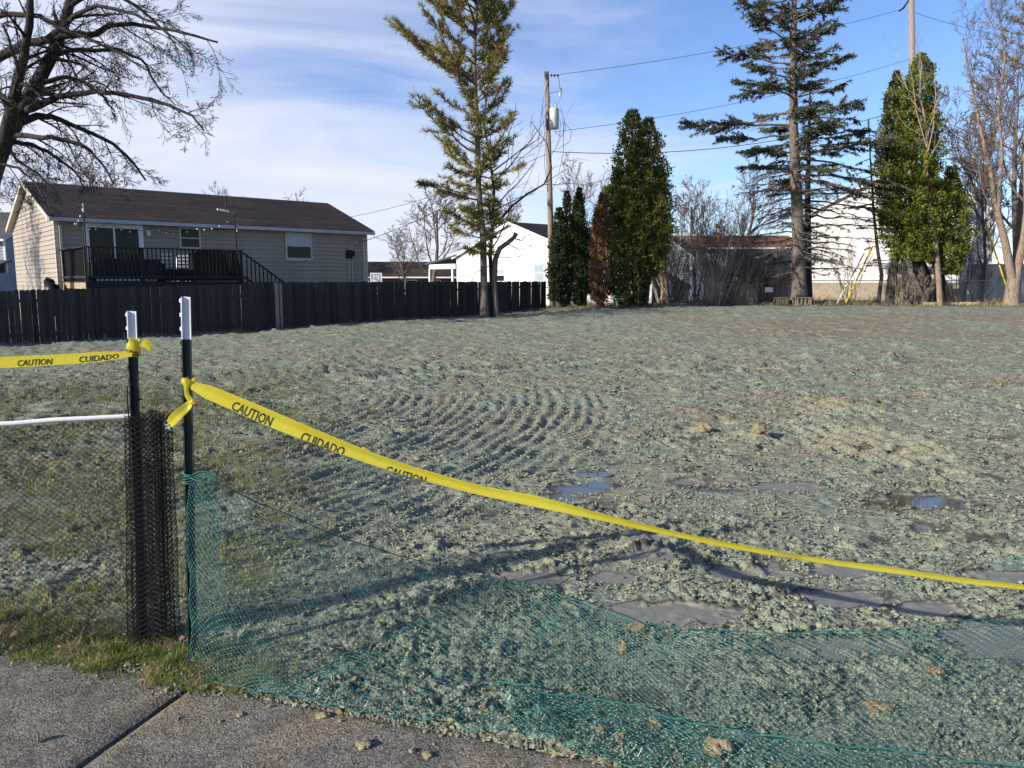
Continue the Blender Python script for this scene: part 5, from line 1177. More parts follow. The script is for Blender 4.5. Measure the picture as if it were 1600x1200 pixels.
cedar("cedar_tree", "tallest olive green columnar cedar standing alone near the pole", b_,
      [(xt(988, 200, Yc, b_), 0, 0.15, H, [(0, 0.75), (0.08, 0.95), (0.3, 1.2), (0.55, 1.1), (0.8, 0.8), (0.94, 0.5), (1, 0.15)]),
       (xt(1014, 200, Yc, b_), 0.2, 1.4, H * 0.965, [(0, 0.5), (0.15, 1.0), (0.4, 1.2), (0.65, 1.05), (0.85, 0.65), (1, 0.15)]),
       (xt(1024, 300, Yc, b_), -0.2, 1.8, H * 0.72, [(0, 0.4), (0.3, 0.85), (0.7, 0.8), (1, 0.2)]),
       (xt(966, 300, Yc, b_), -0.1, 0.6, H * 0.70, [(0, 0.5), (0.4, 0.75), (0.8, 0.6), (1, 0.2)])], M["thuja"], 36000, 41, 0.115)
Yd = 38.4
b_ = cb(880, 486, Yd); H = zt(887, 299, Yd, b_)
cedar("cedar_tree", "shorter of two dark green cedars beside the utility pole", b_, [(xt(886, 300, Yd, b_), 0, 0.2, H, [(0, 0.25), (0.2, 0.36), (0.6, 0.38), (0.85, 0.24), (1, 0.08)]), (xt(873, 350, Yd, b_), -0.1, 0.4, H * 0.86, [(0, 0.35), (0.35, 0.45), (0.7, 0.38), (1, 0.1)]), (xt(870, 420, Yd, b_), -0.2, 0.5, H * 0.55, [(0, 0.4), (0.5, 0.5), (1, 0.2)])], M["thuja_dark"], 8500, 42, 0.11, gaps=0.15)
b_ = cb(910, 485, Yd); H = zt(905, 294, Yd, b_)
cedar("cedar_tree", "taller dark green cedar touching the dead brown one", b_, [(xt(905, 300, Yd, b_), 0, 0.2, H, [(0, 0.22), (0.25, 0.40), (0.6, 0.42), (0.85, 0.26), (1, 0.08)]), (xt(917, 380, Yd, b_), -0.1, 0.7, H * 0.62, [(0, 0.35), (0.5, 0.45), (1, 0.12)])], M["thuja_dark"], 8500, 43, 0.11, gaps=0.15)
Yd = 37.7; b_ = cb(940, 484, Yd); H = zt(944, 302, Yd, b_)
cedar("cedar_tree", "dead brown cedar left of the tallest cedar", b_, [(xt(941, 310, Yd, b_), 0, 0.3, H, [(0, 0.3), (0.3, 0.5), (0.7, 0.45), (0.9, 0.28), (1, 0.08)]), (xt(933, 330, Yd, b_), 0.2, 0.4, H * 0.84, [(0, 0.2), (0.6, 0.3), (1, 0.08)])], M["thuja_dead"], 7000, 44, 0.11)
Yv = 41.4; b_ = cb(1442, 474, Yv); H = zt(1440, 84, Yv, b_)
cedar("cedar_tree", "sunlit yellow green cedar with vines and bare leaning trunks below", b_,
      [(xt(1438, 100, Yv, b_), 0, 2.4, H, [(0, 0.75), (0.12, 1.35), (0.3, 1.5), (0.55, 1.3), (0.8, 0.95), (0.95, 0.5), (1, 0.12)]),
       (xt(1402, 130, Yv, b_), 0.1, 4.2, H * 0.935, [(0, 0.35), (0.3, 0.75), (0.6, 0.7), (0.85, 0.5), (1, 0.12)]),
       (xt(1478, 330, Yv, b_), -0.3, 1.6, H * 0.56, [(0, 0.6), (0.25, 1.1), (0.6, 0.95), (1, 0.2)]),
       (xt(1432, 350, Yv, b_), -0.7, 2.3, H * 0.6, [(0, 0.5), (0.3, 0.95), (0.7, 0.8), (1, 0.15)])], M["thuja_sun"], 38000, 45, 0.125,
      trunks=[(np.array([(xt(x, y, Yv, b_), dy, max(-0.05, zt(x, y, Yv, b_))) for x, y in pts]), np.array(rr)) for pts, rr, dy in (
          (((1470, 478), (1452, 440), (1438, 400), (1430, 360)), (0.26, 0.22, 0.18, 0.14), 0.1), (((1488, 478), (1478, 440), (1470, 400)), (0.15, 0.13, 0.1), 0.25),
          (((1396, 478), (1400, 430), (1408, 380)), (0.30, 0.24, 0.16), 0.4), (((1425, 478), (1420, 420), (1418, 370)), (0.18, 0.15, 0.12), 0.5))])
# leaning pale dead trunk and the pale sapling in front
t = Tree(61); b0 = at(1449, 480, Y=40.9); B0 = np.array([b0[0], b0[1], gz_(b0[0], b0[1])])
q = np.array([at(x, y, Y=40.9) - B0 for x, y in ((1448, 478), (1436, 450), (1424, 425), (1416, 405))]); q[0, 2] = 0
t.lines.append((q, np.array([0.11, 0.11, 0.10, 0.09]), 0))
plant("dead_tree", "leaning bare dead trunk under the vine covered cedar", "tree", t, B0, 0, M["bark_grey"], M["twig"])
t = Tree(62); Ys = 40.3; b0 = at(1469, 479, Y=Ys); B0 = np.array([b0[0], b0[1], gz_(b0[0], b0[1])])
q = np.array([(0, 0, 0)] + [at(x, y, Y=Ys) - B0 for x, y in ((1467, 440), (1463, 390), (1455, 340), (1449, 300), (1447, 260), (1449, 215), (1444, 180), (1437, 150), (1440, 100), (1430, 60))])
SPP = dict(BARE, kids=[(7, 8), (3, 4), (2, 3)], max=3, rmin=0.006, ratio=[0.16, 0.45, 0.5], t0=[0.45, 0.2, 0.1], angle=[34, 30, 30], trop=[0, 0.16, 0.12, 0.1])
t.branch(None, None, 0, 0.155, 0, SPP, r_end=0.015, pts=q)
for pts, r0 in ((((1449, 312), (1430, 300), (1405, 288), (1378, 281), (1362, 280)), 0.035), (((1438, 152), (1418, 140), (1408, 115), (1400, 80), (1385, 70)), 0.03), (((1449, 240), (1458, 200), (1462, 150), (1459, 95)), 0.03), (((1448, 230), (1432, 175), (1425, 120)), 0.03)):
    t.branch(None, None, 0, r0, 2, SPP, r_end=0.01, pts=np.array([at(x, y, Y=Ys - 0.3) - B0 for x, y in pts]))
plant("sapling", "slim pale bare sapling standing in front of the vine covered cedar", "tree", t, B0, 0, M["bark_tan"], M["twig_pale"])
# spruces
Yq = 41.2; b_ = at(1249, 474, Y=Yq); SB = np.array([b_[0], b_[1], gz_(b_[0], b_[1])])
def spt(px, py, Y=Yq, B=SB): return at(px, py, Y=Y) - B
def slen(z, az):
    return np.interp(z, [2, 4.5, 7, 9.5, 11, 13, 15, 18.5], [2.2, 3.5, 4.0, 4.1, 3.9, 3.0, 2.6, 0.4]) * (1.0 + 0.22 * math.cos(az + 0.3 * z))
conifer("spruce_tree", "tall grey green spruce with bare drooping lower branches", SB, [(0, 0, 0), spt(1249, 400), spt(1244, 300), spt(1240, 200), spt(1240, 100), spt(1241, 0), spt(1242, -120)], 0.38, 0.06, 2.0, 18.4, 0.52, (4, 6), slen,
        lambda z: -0.05 if z < 7 else (0.02 if z < 11 else 0.16), lambda z: -0.12 if z < 7 else 0.06, M["spruce"], M["bark_grey"], 71, tuft_n=8, tuft=(0.20, 0.042), bare_below=7.6, dead_twigs=10, start=0.46, droop_tuft=-0.45, keep=0.97, subs=21, spread=0.65, lvar=0.42)
b2 = at(1262, 470, Y=42.3); SB2 = np.array([b2[0], b2[1], gz_(b2[0], b2[1])])
conifer("spruce_tree", "thinner second spruce close behind the big spruce trunk", SB2, [(0, 0, 0), at(1262, 400, Y=42.3) - SB2, at(1262, 300, Y=42.3) - SB2, at(1264, 210, Y=42.3) - SB2, at(1266, 150, Y=42.3) - SB2], 0.25, 0.05, 2.4, 10.5, 0.7, (3, 5), lambda z, az: np.interp(z, [2, 6, 8, 11], [2.4, 3.2, 3.2, 0.8]) * (1 + 0.3 * math.cos(az)),
        lambda z: 0.0, lambda z: -0.08, M["spruce"], M["bark_dark"], 72, tuft_n=8, tuft=(0.17, 0.040), bare_below=6.0, dead_twigs=8, start=0.45, droop_tuft=-0.25, keep=0.8, subs=12)
b3 = at(1372, 470, Y=42.0); SB3 = np.array([b3[0], b3[1], gz_(b3[0], b3[1])])
conifer("spruce_tree", "thin sickly young spruce left of the vine covered cedar", SB3, [(0, 0, 0), at(1378, 430, Y=42) - SB3, at(1371, 390, Y=42) - SB3, at(1365, 330, Y=42) - SB3, at(1360, 250, Y=42) - SB3, at(1357, 190, Y=42) - SB3], 0.11, 0.02, 2.0, 9.6, 0.75, (2, 4), lambda z, az: np.interp(z, [2, 6, 10], [1.5, 1.5, 0.5]),
        lambda z: 0.05, lambda z: -0.05, M["spruce"], M["bark_dark"], 73, tuft_n=8, tuft=(0.15, 0.038), bare_below=2.4, dead_twigs=3, start=0.62, droop_tuft=-0.2, keep=0.6, subs=6)
# forked tree at the right
t = Tree(81); Yf = 40.6; b0 = at(1580, 478, Y=Yf); B0 = np.array([b0[0], b0[1], gz_(b0[0], b0[1])])
FP = dict(BARE, kids=[(13, 15), (7, 8), (5, 6), (3, 4)], max=4, rmin=0.0065, ratio=[0.34, 0.5, 0.5, 0.5], t0=[0.35, 0.2, 0.12, 0.1], angle=[36, 34, 34, 32], trop=[0, 0.10, 0.07, 0.05, 0.04], rr=[0.45, 0.55, 0.6, 0.65], step=0.5)
def fpts(*p): return np.array([at(x, y, Y=Yf + dy) - B0 for x, y, dy in p])
t.lines.append((np.concatenate([[(0, 0, -0.05)], fpts((1581, 465, 0), (1583, 450, 0), (1585, 436, 0))]), np.array([0.48, 0.38, 0.35, 0.34]), 0))
for p, r0, r1 in ((fpts((1582, 438, 0), (1576, 410, 0), (1571, 380, 0), (1562, 345, 0), (1553, 310, 0), (1550, 280, 0), (1540, 240, 0.2), (1528, 180, 0.4), (1515, 120, 0.6), (1505, 60, 0.8)), 0.23, 0.03),
                  (fpts((1588, 438, 0), (1592, 410, 0), (1600, 370, -0.1), (1604, 330, -0.2), (1603, 280, -0.3), (1600, 220, -0.4), (1610, 150, -0.5), (1618, 60, -0.6)), 0.22, 0.04),
                  (fpts((1560, 330, 0), (1562, 290, -0.3), (1566, 240, -0.5), (1560, 170, -0.8), (1570, 90, -1.0), (1560, 20, -1.2)), 0.11, 0.02),
                  (fpts((1602, 350, 0), (1640, 300, 0.2), (1680, 230, 0.4), (1700, 150, 0.5)), 0.14, 0.02)):
    t.branch(None, None, 0, r0, 0, FP, r_end=r1, pts=p)
plant("forked_tree", "bare tree with a tan forked trunk at the right edge", "tree", t, B0, 0, M["bark_tan"], M["twig_red"])
# far bare trees: a few kinds, copied
far_kinds = [bare(100 + k, 8.0, 0.17, 0.013, kids=[(9, 11), (7, 8), (5, 6), (3, 4)], t0=[0.22, 0.15, 0.12, 0.1], trop=[0.02, 0.14, 0.12, 0.1, 0.08]) for k in range(3)]
far_mesh = []
for t in far_kinds:
    a, b_ = t.meshes(0); far_mesh.append((a.mesh("trunk", True), b_.mesh("crown")))
    far_mesh[-1][0].materials.append(M["bark_grey"]); far_mesh[-1][1].materials.append(M["twig"])
far_h = [max(v.co.z for v in me[1].vertices) for me in far_mesh]
for x, y, H, k, lb in ((-31.0, 23.0, 12.0, 1, "bare tree beyond the left edge whose shadow falls on the taupe gable"),):
    e = empty("bare_tree", (x, y, -0.2), 0.6, lb, "tree", "bare trees beyond the lot"); e.scale = (H / far_h[k],) * 3
    for nm, me in zip(("trunk", "crown"), far_mesh[k]):
        o = bpy.data.objects.new(nm, me); COL.objects.link(o); o.parent = e
def far_tree(label, px, Y, top_py, kind, rz, wide=1.0, base_py=None):
    x = at(px, 440, Y=Y)[0]; z0 = float(zb(x, Y)) - 0.2; H = at(px, top_py, Y=Y)[2] - z0
    hh = far_h[kind]
    e = empty("bare_tree", (x, Y, z0), rz, label, "tree", "bare trees beyond the lot"); s_ = H / hh; e.scale = (s_ * wide, s_ * wide, s_)
    for nm, me in zip(("trunk", "crown"), far_mesh[kind]):
        o = bpy.data.objects.new(nm, me); COL.objects.link(o); o.parent = e
far_tree("hazy bare tree behind the left half of the taupe house roof", 150, 52, 222, 0, 0.3, 1.1)
far_tree("hazy bare tree behind the left gable of the taupe house", 60, 56, 240, 1, 1.2, 1.2)
far_tree("bare tree peeking over the middle of the taupe house roof", 372, 70, 286, 2, 2.2)
far_tree("bare tree tip over the right end of the taupe house roof", 462, 74, 292, 0, 4.0)
far_tree("grey bare tree between the taupe house and the white porch", 676, 54, 282, 1, 0.5, 1.25)
far_tree("smaller grey bare tree behind the white porch roof", 640, 66, 352, 2, 1.9, 1.3)
far_tree("bare tree just behind the white house roof ridge", 800, 62, 300, 0, 2.8, 1.2)
far_tree("thin bare tree between the utility pole and the tallest cedar", 915, 48, 236, 2, 0.9, 0.75)
far_tree("bare tree between the tallest cedar and the big spruce", 1085, 58, 276, 1, 3.3, 1.2)
far_tree("bare tree close behind the big spruce's left side", 1160, 62, 236, 0, 5.1, 1.1)
far_tree("bare tree behind the tall white house's right corner", 1510, 56, 120, 1, 1.4, 0.9)
far_tree("dense bare tree behind the forked tree at the right edge", 1590, 50, 30, 2, 0.2, 0.95)
far_tree("bare tree right of the vine covered cedar", 1535, 46.5, 190, 0, 2.1, 0.8)
# pine tip showing among the far twigs at the right
b0 = at(1585, 440, Y=47); PB4 = np.array([b0[0], b0[1], 0.2])
conifer("pine_tree", "olive pine top showing behind the forked tree's twigs", PB4, [(0, 0, 0), (0, 0, 8), (-0.2, 0, 20.5)], 0.25, 0.04, 13.5, 20.3, 0.8, (4, 5), lambda z, az: np.interp(z, [13, 20.5], [2.6, 0.3]), lambda z: 0.25, lambda z: 0.3, M["pine"], M["bark_grey"], 91, tuft_n=6, tuft=(0.24, 0.045), keep=0.7, subs=7)
b0 = at(1170, 400, Y=68); conifer("spruce_tree", "small brownish spruce top beyond the grey house roof", np.array([b0[0] - 2.6, 68, 0.2]), [(0, 0, 0), (0, 0, 6.6)], 0.14, 0.02, 2.5, 6.5, 0.4, (4, 6), lambda z, az: np.interp(z, [2, 6.6], [1.6, 0.15]), lambda z: 0.05, lambda z: -0.05, M["thuja_dead"], M["bark_dark"], 92, tuft_n=6, tuft=(0.25, 0.07), subs=6)
# bare shrubs: stems fanning from the ground
def shrub(label, px, py, Y, H, n, spread, seed, wood, twig, r=0.022, lean=(0, 0)):
    b0 = at(px, py, Y=Y); B = np.array([b0[0], b0[1], gz_(b0[0], b0[1])]); t = Tree(seed); R = t.rng
    P = dict(BARE, kids=[(4, 6), (3, 4), (2, 3)], max=3, rmin=0.005, ratio=[0.40, 0.5, 0.5], t0=[0.3, 0.2, 0.1], angle=[28, 30, 30], trop=[0.05, 0.08, 0.06, 0.04], wob=[0.10, 0.13, 0.16, 0.2], taper=0.3, step=0.45)
    for _ in range(n):
        a = R.uniform(0, 6.283); s_ = R.uniform(0, spread)
        t.branch((R.normal(0, 0.22), R.normal(0, 0.15), 0), (math.cos(a) * s_ + lean[0], math.sin(a) * s_ * 0.6, 1), H * R.uniform(0.55, 1.1), r * R.uniform(0.6, 1.4), 0, P)
    plant("bare_shrub", label, "shrub", t, B, 0, wood, twig, "bare shrubs at the back of the lot", trunk="stems")
shrub("large bare shrub of pale tan stems left of the grey house", 1118, 474, 40.9, 5.4, 34, 0.5, 111, M["twig_pale"], M["twig"], 0.03)
shrub("bare shrub right against the tallest cedar's right side", 1058, 475, 41.4, 3.8, 24, 0.6, 112, M["twig"], M["twig"])
shrub("tangled bare shrub in front of the grey board fence", 1160, 474, 41.8, 3.4, 30, 0.7, 113, M["twig_pale"], M["twig"])
shrub("thin bare shrub left of the tallest cedar's foot", 1085, 476, 42.2, 4.6, 20, 0.5, 114, M["twig"], M["twig"])
shrub("bare shrub in front of the dark carport", 1195, 474, 42.3, 2.8, 24, 0.8, 115, M["twig"], M["twig"], 0.016)
shrub("pale bare shrub hiding the blue grey shed's wall", 1040, 476, 43.0, 4.4, 26, 0.6, 121, M["twig_pale"], M["twig_red"], 0.024)
shrub("reddish bare shrub standing between the pale stems and the post box", 1140, 474, 43.4, 4.6, 26, 0.6, 122, M["twig_red"], M["twig_red"], 0.022)
shrub("low tan brush in front of the post box and stools", 1222, 474, 42.6, 2.4, 22, 0.8, 123, M["twig_pale"], M["twig_pale"], 0.016)
shrub("sparse bare shrub before the tall white house wall", 1325, 470, 43.6, 4.4, 9, 0.7, 116, M["twig"], M["twig"], 0.018)
shrub("bare brush between the cedar with vines and the forked tree", 1530, 470, 43.4, 2.6, 16, 0.8, 117, M["twig"], M["twig"], 0.016)
shrub("tall bare brush behind the cedar with vines on its right", 1500, 468, 44.2, 6.0, 14, 0.6, 118, M["twig_red"], M["twig_red"])
shrub("vine tangle around the foot of the vine covered cedar", 1405, 474, 41.6, 2.2, 30, 0.7, 119, M["twig_pale"], M["twig"], 0.018)
shrub("matted vines under the left side of the vine covered cedar", 1432, 474, 41.0, 1.7, 26, 0.8, 120, M["twig"], M["twig_pale"], 0.018)
# weeds and dry stalks along the back of the lot and at the fence foot
wd = MB()
n = 22000; x = rng.uniform(1.5, 34, n); y = rng.uniform(39.9, 44.5, n) - 0.012 * x
k = ss(-0.25, 0.35, fbm(x * 0.55, y * 0.8, 3, 301) + 0.25 * ss(14, 20, x)); keep = rng.random(n) < k; x, y = x[keep], y[keep]
blades(wd, np.stack([x, y, zb(x, y) + 0.0], -1), rng.uniform(0.12, 0.62, len(x)) * (0.5 + 0.9 * ss(0, 0.5, fbm(x * 0.8, y, 2, 302))), rng.uniform(0.008, 0.02, len(x)), 1.2)
n = 5000; s = rng.uniform(-6, f_len + 2.5, n); d = np.abs(rng.normal(0, 0.16, n)) + 0.05
x = FA[0] + f_dir[0] * s + f_dir[1] * d; y = FA[1] + f_dir[1] * s - f_dir[0] * d
keep = rng.random(n) < ss(-0.2, 0.4, noise2(s * 0.7, s * 0, 305)) + 0.25; x, y = x[keep], y[keep]
blades(wd, np.stack([x, y, zb(x, y) + 0.02], -1), rng.uniform(0.05, 0.22, len(x)), rng.uniform(0.004, 0.009, len(x)), 0.9)
n = 2500; x = rng.normal(4.0, 2.2, n); y = 37.6 + rng.normal(0, 0.35, n)
blades(wd, np.stack([x, y, zb(x, y) + 0.02], -1), rng.uniform(0.05, 0.2, n), rng.uniform(0.008, 0.018, n), 1.6)
tag(wd.build("dry_weeds", M["dry"]), "dry tan weeds along the fence foot and the back of the lot", kind="stuff")

# ---------------------------------------------------------------- foreground: steel posts, nets and barrier tape
def t_post(label, base_xy, top, white_px, z_base=-0.05):
    """T section steel post: studded face to the left, web behind it"""
    b0 = np.array([base_xy[0], base_xy[1], z_base]); d = Vector(tuple(top - b0)); H = d.length
    e = empty("steel_post", tuple(b0), 0, label, "post", "steel T posts holding the tape")
    e.rotation_mode = "QUATERNION"; e.rotation_quaternion = Vector((0, 0, 1)).rotation_difference(d.normalized())
    zw = H - white_px
    def section(z0, z1, name, mat, jag=0.0):
        poly = [(-0.004, -0.0165), (0.0, -0.0165), (0.0, -0.003), (0.029, -0.0022), (0.029, 0.0022), (0.0, 0.003), (0.0, 0.0175), (-0.004, 0.0175)]
        n = len(poly); zs = np.linspace(z0, z1, 6); m_ = MB()
        v = [(x, y, z + (jag * random.gauss(0, 1) if z == zs[-1] else 0)) for z in zs for x, y in poly]
        m_.add(v, [(k * n + i, k * n + (i + 1) % n, (k + 1) * n + (i + 1) % n, (k + 1) * n + i) for k in range(5) for i in range(n)])
        m_.f.append(np.array([[5 * n + i for i in (0, 1, 6, 7)], [5 * n + i for i in (2, 3, 4, 5)]]))
        return m_.build(name, mat, e)
    section(0, zw, "shaft", M["post_green"]); section(zw, H, "painted_top", M["post_white"], 0.002)
    sm = {}
    for nm in ("post_green", "post_white"):
        m_ = MB(); m_.prism([(-0.0125, -0.006), (-0.004, -0.011), (-0.004, 0.011), (-0.0125, 0.006)], -0.010, 0.010); me = m_.mesh("stud"); me.materials.append(M[nm]); sm[nm] = me
    for z in np.arange(H - 0.015, 0.15, -0.056):
        o = bpy.data.objects.new("stud", sm["post_white" if z > zw else "post_green"]); COL.objects.link(o); o.parent = e; o.location = (0, 0, z)
    return e
RP_Y = 3.10
rp_b, rp_t = at(302, 1030, Y=RP_Y), at(291, 464, Y=RP_Y)
lp_b, lp_t = at(226, 1000, Y=3.28), at(208, 486, Y=3.24)
t_post("white tipped steel post with the green net and long yellow tape tied on", rp_b[:2] - [0.012, 0], rp_t - [0.012, 0, 0], rp_t[2] - at(294, 530, Y=RP_Y)[2])
t_post("white tipped steel post leaning left with the black mesh roll", lp_b[:2] - [0.016, 0], lp_t - [0.016, 0, 0], lp_t[2] - at(210, 530, Y=3.25)[2])
def along(b_, t_, z): return b_ + (t_ - b_) * ((z - b_[2]) / (t_[2] - b_[2]))

# green net: from the right post it sags to the ground and lies along the sidewalk edge
top_px = [(349, 752, 3.22, None), (316, 738, 3.20, None), (291, 745, 3.10, None), (300, 750, 3.01, None), (345, 757, 3.02, None), (420, 792, 3.22, None), (530, 838, None, 0.42), (620, 868, None, 0.24), (720, 893, None, 0.10), (850, 920, None, 0.07), (1000, 975, None, 0.06), (1200, 990, None, 0.06), (1400, 984, None, 0.06), (1600, 957, None, 0.09), (1760, 930, None, 0.12)]
bot_px = [(345, 1040, 3.20, None), (318, 1046, 3.17, None), (292, 1040, 3.06, None), (303, 1052, 3.0, None), (345, 1068, None, 0.02), (405, 1085, None, 0.02), (505, 1104, None, 0.02), (610, 1123, None, 0.02), (720, 1143, None, 0.02), (840, 1166, None, 0.02), (1000, 1200, None, 0.02), (1150, 1235, None, 0.02), (1320, 1285, None, 0.03), (1500, 1340, None, 0.03), (1700, 1400, None, 0.03)]
TP = np.array([at(x, y, z=z, Y=Y) for x, y, Y, z in top_px]); BP_ = np.array([at(x, y, z=z, Y=Y) for x, y, Y, z in bot_px])
mid = (TP + BP_) / 2; S = np.concatenate([[0], np.cumsum(np.linalg.norm(np.diff(mid, axis=0), axis=1))])
def smooth_interp(s, S, P):
    q = np.stack([np.interp(s, S, P[:, k]) for k in range(3)], -1)
    a = np.stack([np.interp(np.clip(s - 0.04, 0, S[-1]), S, P[:, k]) for k in range(3)], -1); b = np.stack([np.interp(np.clip(s + 0.04, 0, S[-1]), S, P[:, k]) for k in range(3)], -1)
    return (2 * q + a + b) / 4
NW = 0.96
def net_pt(u, v, lift=0.0):
    u = np.asarray(u, float); v = np.asarray(v, float)
    v = v + 0.02 * noise2(u * 2.2, v * 1.5, 401) * np.sin(np.pi * np.clip(v / NW, 0, 1))
    t = smooth_interp(np.clip(u, 0, S[-1]), S, TP); b = smooth_interp(np.clip(u, 0, S[-1]), S, BP_)
    f = np.clip(v / NW, 0, 1)[..., None]; p = b + (t - b) * f
    tall = ss(0.06, 0.35, t[..., 2])
    wob = np.sin(np.pi * f[..., 0])
    p[..., 2] -= (0.20 * wob) * tall * ss(0.35, 0.9, u)                      # belly of the sagging part
    p[..., 1] -= 0.05 * wob * tall * ss(0.25, 0.6, u)
    p[..., 0] += 0.012 * noise2(u * 5, v * 5, 402); p[..., 1] += 0.018 * noise2(u * 5, v * 5, 403) + 0.05 * wob * noise2(u * 1.3, v * 1.9, 405) * (1 - tall)
    g = ground_z(p[..., 0].ravel(), p[..., 1].ravel()).reshape(u.shape)
    lump = 0.016 + 0.030 * np.maximum(0, fbm(p[..., 0] * 3.2, p[..., 1] * 3.2, 2, 404) + 0.1) + lift
    p[..., 2] = np.maximum(p[..., 2], g + lump)
    return p
gn = empty("green_net", (0, 0, 0), 0, "green plastic mesh net sagging from the post and lying on the mud", "net")
du, dv = 0.030, 0.0155
m_ = MB(); N_ = diamonds(m_, net_pt, int(S[-1] / du), int(NW / dv) + 1, 0.00125, du, dv)
tag(m_.build("mesh_strands", M["net_green"], gn), kind="stuff")
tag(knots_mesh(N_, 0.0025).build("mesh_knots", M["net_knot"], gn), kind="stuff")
uu = np.linspace(0, S[-1] - 0.02, 170)
for v_, r_ in ((0.0, 0.0024), (NW, 0.0026)):
    m_ = MB(); m_.tubes([(net_pt(uu, np.full(170, v_)), r_)], 5); m_.build("edge_cord", M["net_cord"], gn)
# second, folded layer of the same net lying on the first, with its cord showing
FT = np.array([at(x, y, z=0.085) for x, y in ((770, 1062), (840, 1072), (930, 1080), (1010, 1098), (1100, 1125), (1200, 1140), (1330, 1150), (1480, 1168), (1640, 1190))])
FBm = np.array([at(x, y, z=0.05) for x, y in ((800, 1150), (860, 1160), (950, 1180), (1040, 1205), (1140, 1230), (1260, 1260), (1400, 1290), (1560, 1330), (1720, 1370))])
S2 = np.concatenate([[0], np.cumsum(np.linalg.norm(np.diff((FT + FBm) / 2, axis=0), axis=1))]); NW2 = 0.42
def flap_pt(u, v):
    u = np.asarray(u, float); v = np.asarray(v, float)
    t = smooth_interp(u, S2, FT); b = smooth_interp(u, S2, FBm); f = np.clip(v / NW2, 0, 1)[..., None]; p = b + (t - b) * f
    p[..., 1] += 0.02 * noise2(u * 4, v * 4, 407)
    g = ground_z(p[..., 0].ravel(), p[..., 1].ravel()).reshape(u.shape)
    p[..., 2] = g + 0.028 + 0.03 * np.maximum(0, fbm(p[..., 0] * 3.2, p[..., 1] * 3.2, 2, 408)) + 0.02 * f[..., 0]
    return p
m_ = MB(); N_ = diamonds(m_, flap_pt, int(S2[-1] / 0.034), int(NW2 / 0.017), 0.0013, 0.034, 0.017)
tag(knots_mesh(N_, 0.0025).build("mesh_knots", M["net_knot"], gn), kind="stuff")
tag(m_.build("folded_strands", M["net_green"], gn), kind="stuff")
uu = np.linspace(0, S2[-1] - 0.02, 90); m_ = MB(); m_.tubes([(flap_pt(uu, np.full(90, NW2)), 0.0032)], 5); m_.build("edge_cord", M["net_cord"], gn)
# knot of gathered net on the post
kp = along(rp_b, rp_t, 0.80); m_ = MB()
t = np.linspace(0, 2 * np.pi, 14)
for k in range(7): m_.tubes([(kp + np.stack([0.030 * np.cos(t) + 0.004 * k * 0.3, 0.026 * np.sin(t), 0.006 * (k - 3) + 0.006 * np.sin(t + k)], -1), 0.0024)], 4)
w = np.linspace(0, 1, 8)[:, None]
for dz in (0.0, 0.012, -0.008): m_.tubes([(kp + [0.02, -0.02, dz] + w * np.array([0.105, -0.02, -0.004]) + np.array([0, 0, 0.02]) * np.sin(3 * w), 0.0028)], 4)
m_.build("gathered_knot", M["net_green"], gn)

# black mesh panel with a pale top bar, and its rolled end round the left post
rl_a, rl_b = at(212, 649, Y=3.27), at(-330, 683, Y=2.93)
p_dir = norm((rl_b - rl_a)[:2]); p_len = float(np.linalg.norm((rl_b - rl_a)[:2]))
bm = empty("black_mesh_fence", (0, 0, 0), 0, "fine black mesh fence panel with a pale top bar at the left", "fence")
m_ = MB(); m_.tubes([(np.array([rl_a + (rl_b - rl_a) * k / 8 + np.array([0, 0, random.gauss(0, 0.0015)]) for k in range(9)]), 0.0105)], 9, True); m_.build("top_bar", M["white_trim"], bm)
hp_ = rl_a[2] - 0.015
def panel_pt(u, v):
    p = rl_a[:2] + p_dir * u[..., None]; z = 0.02 + v + (rl_b[2] - rl_a[2]) * u / p_len * (v / hp_)
    off = 0.012 * noise2(u * 2.3, v * 2.0, 411) + 0.003 * noise2(u * 11, v * 11, 412)
    return np.stack([p[..., 0] - p_dir[1] * off, p[..., 1] + p_dir[0] * off, z], -1)
m_ = MB(); N_ = diamonds(m_, panel_pt, int(p_len / 0.027), int(hp_ / 0.0118), 0.0010, 0.027, 0.0118)
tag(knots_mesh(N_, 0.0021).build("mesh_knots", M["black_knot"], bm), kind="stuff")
tag(m_.build("mesh_strands", M["black"], bm), kind="stuff")
ax0, ax1 = at(240, 1004, Y=3.27), at(230, 642, Y=3.27)
mr = empty("black_mesh_roll", (0, 0, 0), 0, "rolled end of black mesh standing upright round the leaning post", "mesh roll")
rh_ = ax1[2] - 0.01
def roll_pt(u, v):
    th = u / 0.062; r = 0.036 + 0.0058 * th / 2 + 0.004 * noise2(th * 0.8, v * 3, 421)
    r = r * (0.92 + 0.14 * v / rh_ * -1 + 0.14)
    c = ax0[:2] + (ax1 - ax0)[:2] * (v / rh_)[..., None]
    return np.stack([c[..., 0] + r * np.cos(th), c[..., 1] + 0.75 * r * np.sin(th), 0.012 + v + 0.01 * noise2(th, 0 * v, 422) * v], -1)
m_ = MB(); N_ = diamonds(m_, roll_pt, int(0.062 * 6.283 * 4.3 / 0.026), int(rh_ / 0.012), 0.00135, 0.026, 0.012)
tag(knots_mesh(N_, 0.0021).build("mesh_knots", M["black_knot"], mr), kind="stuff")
tag(m_.build("mesh_strands", M["black"], mr), kind="stuff")
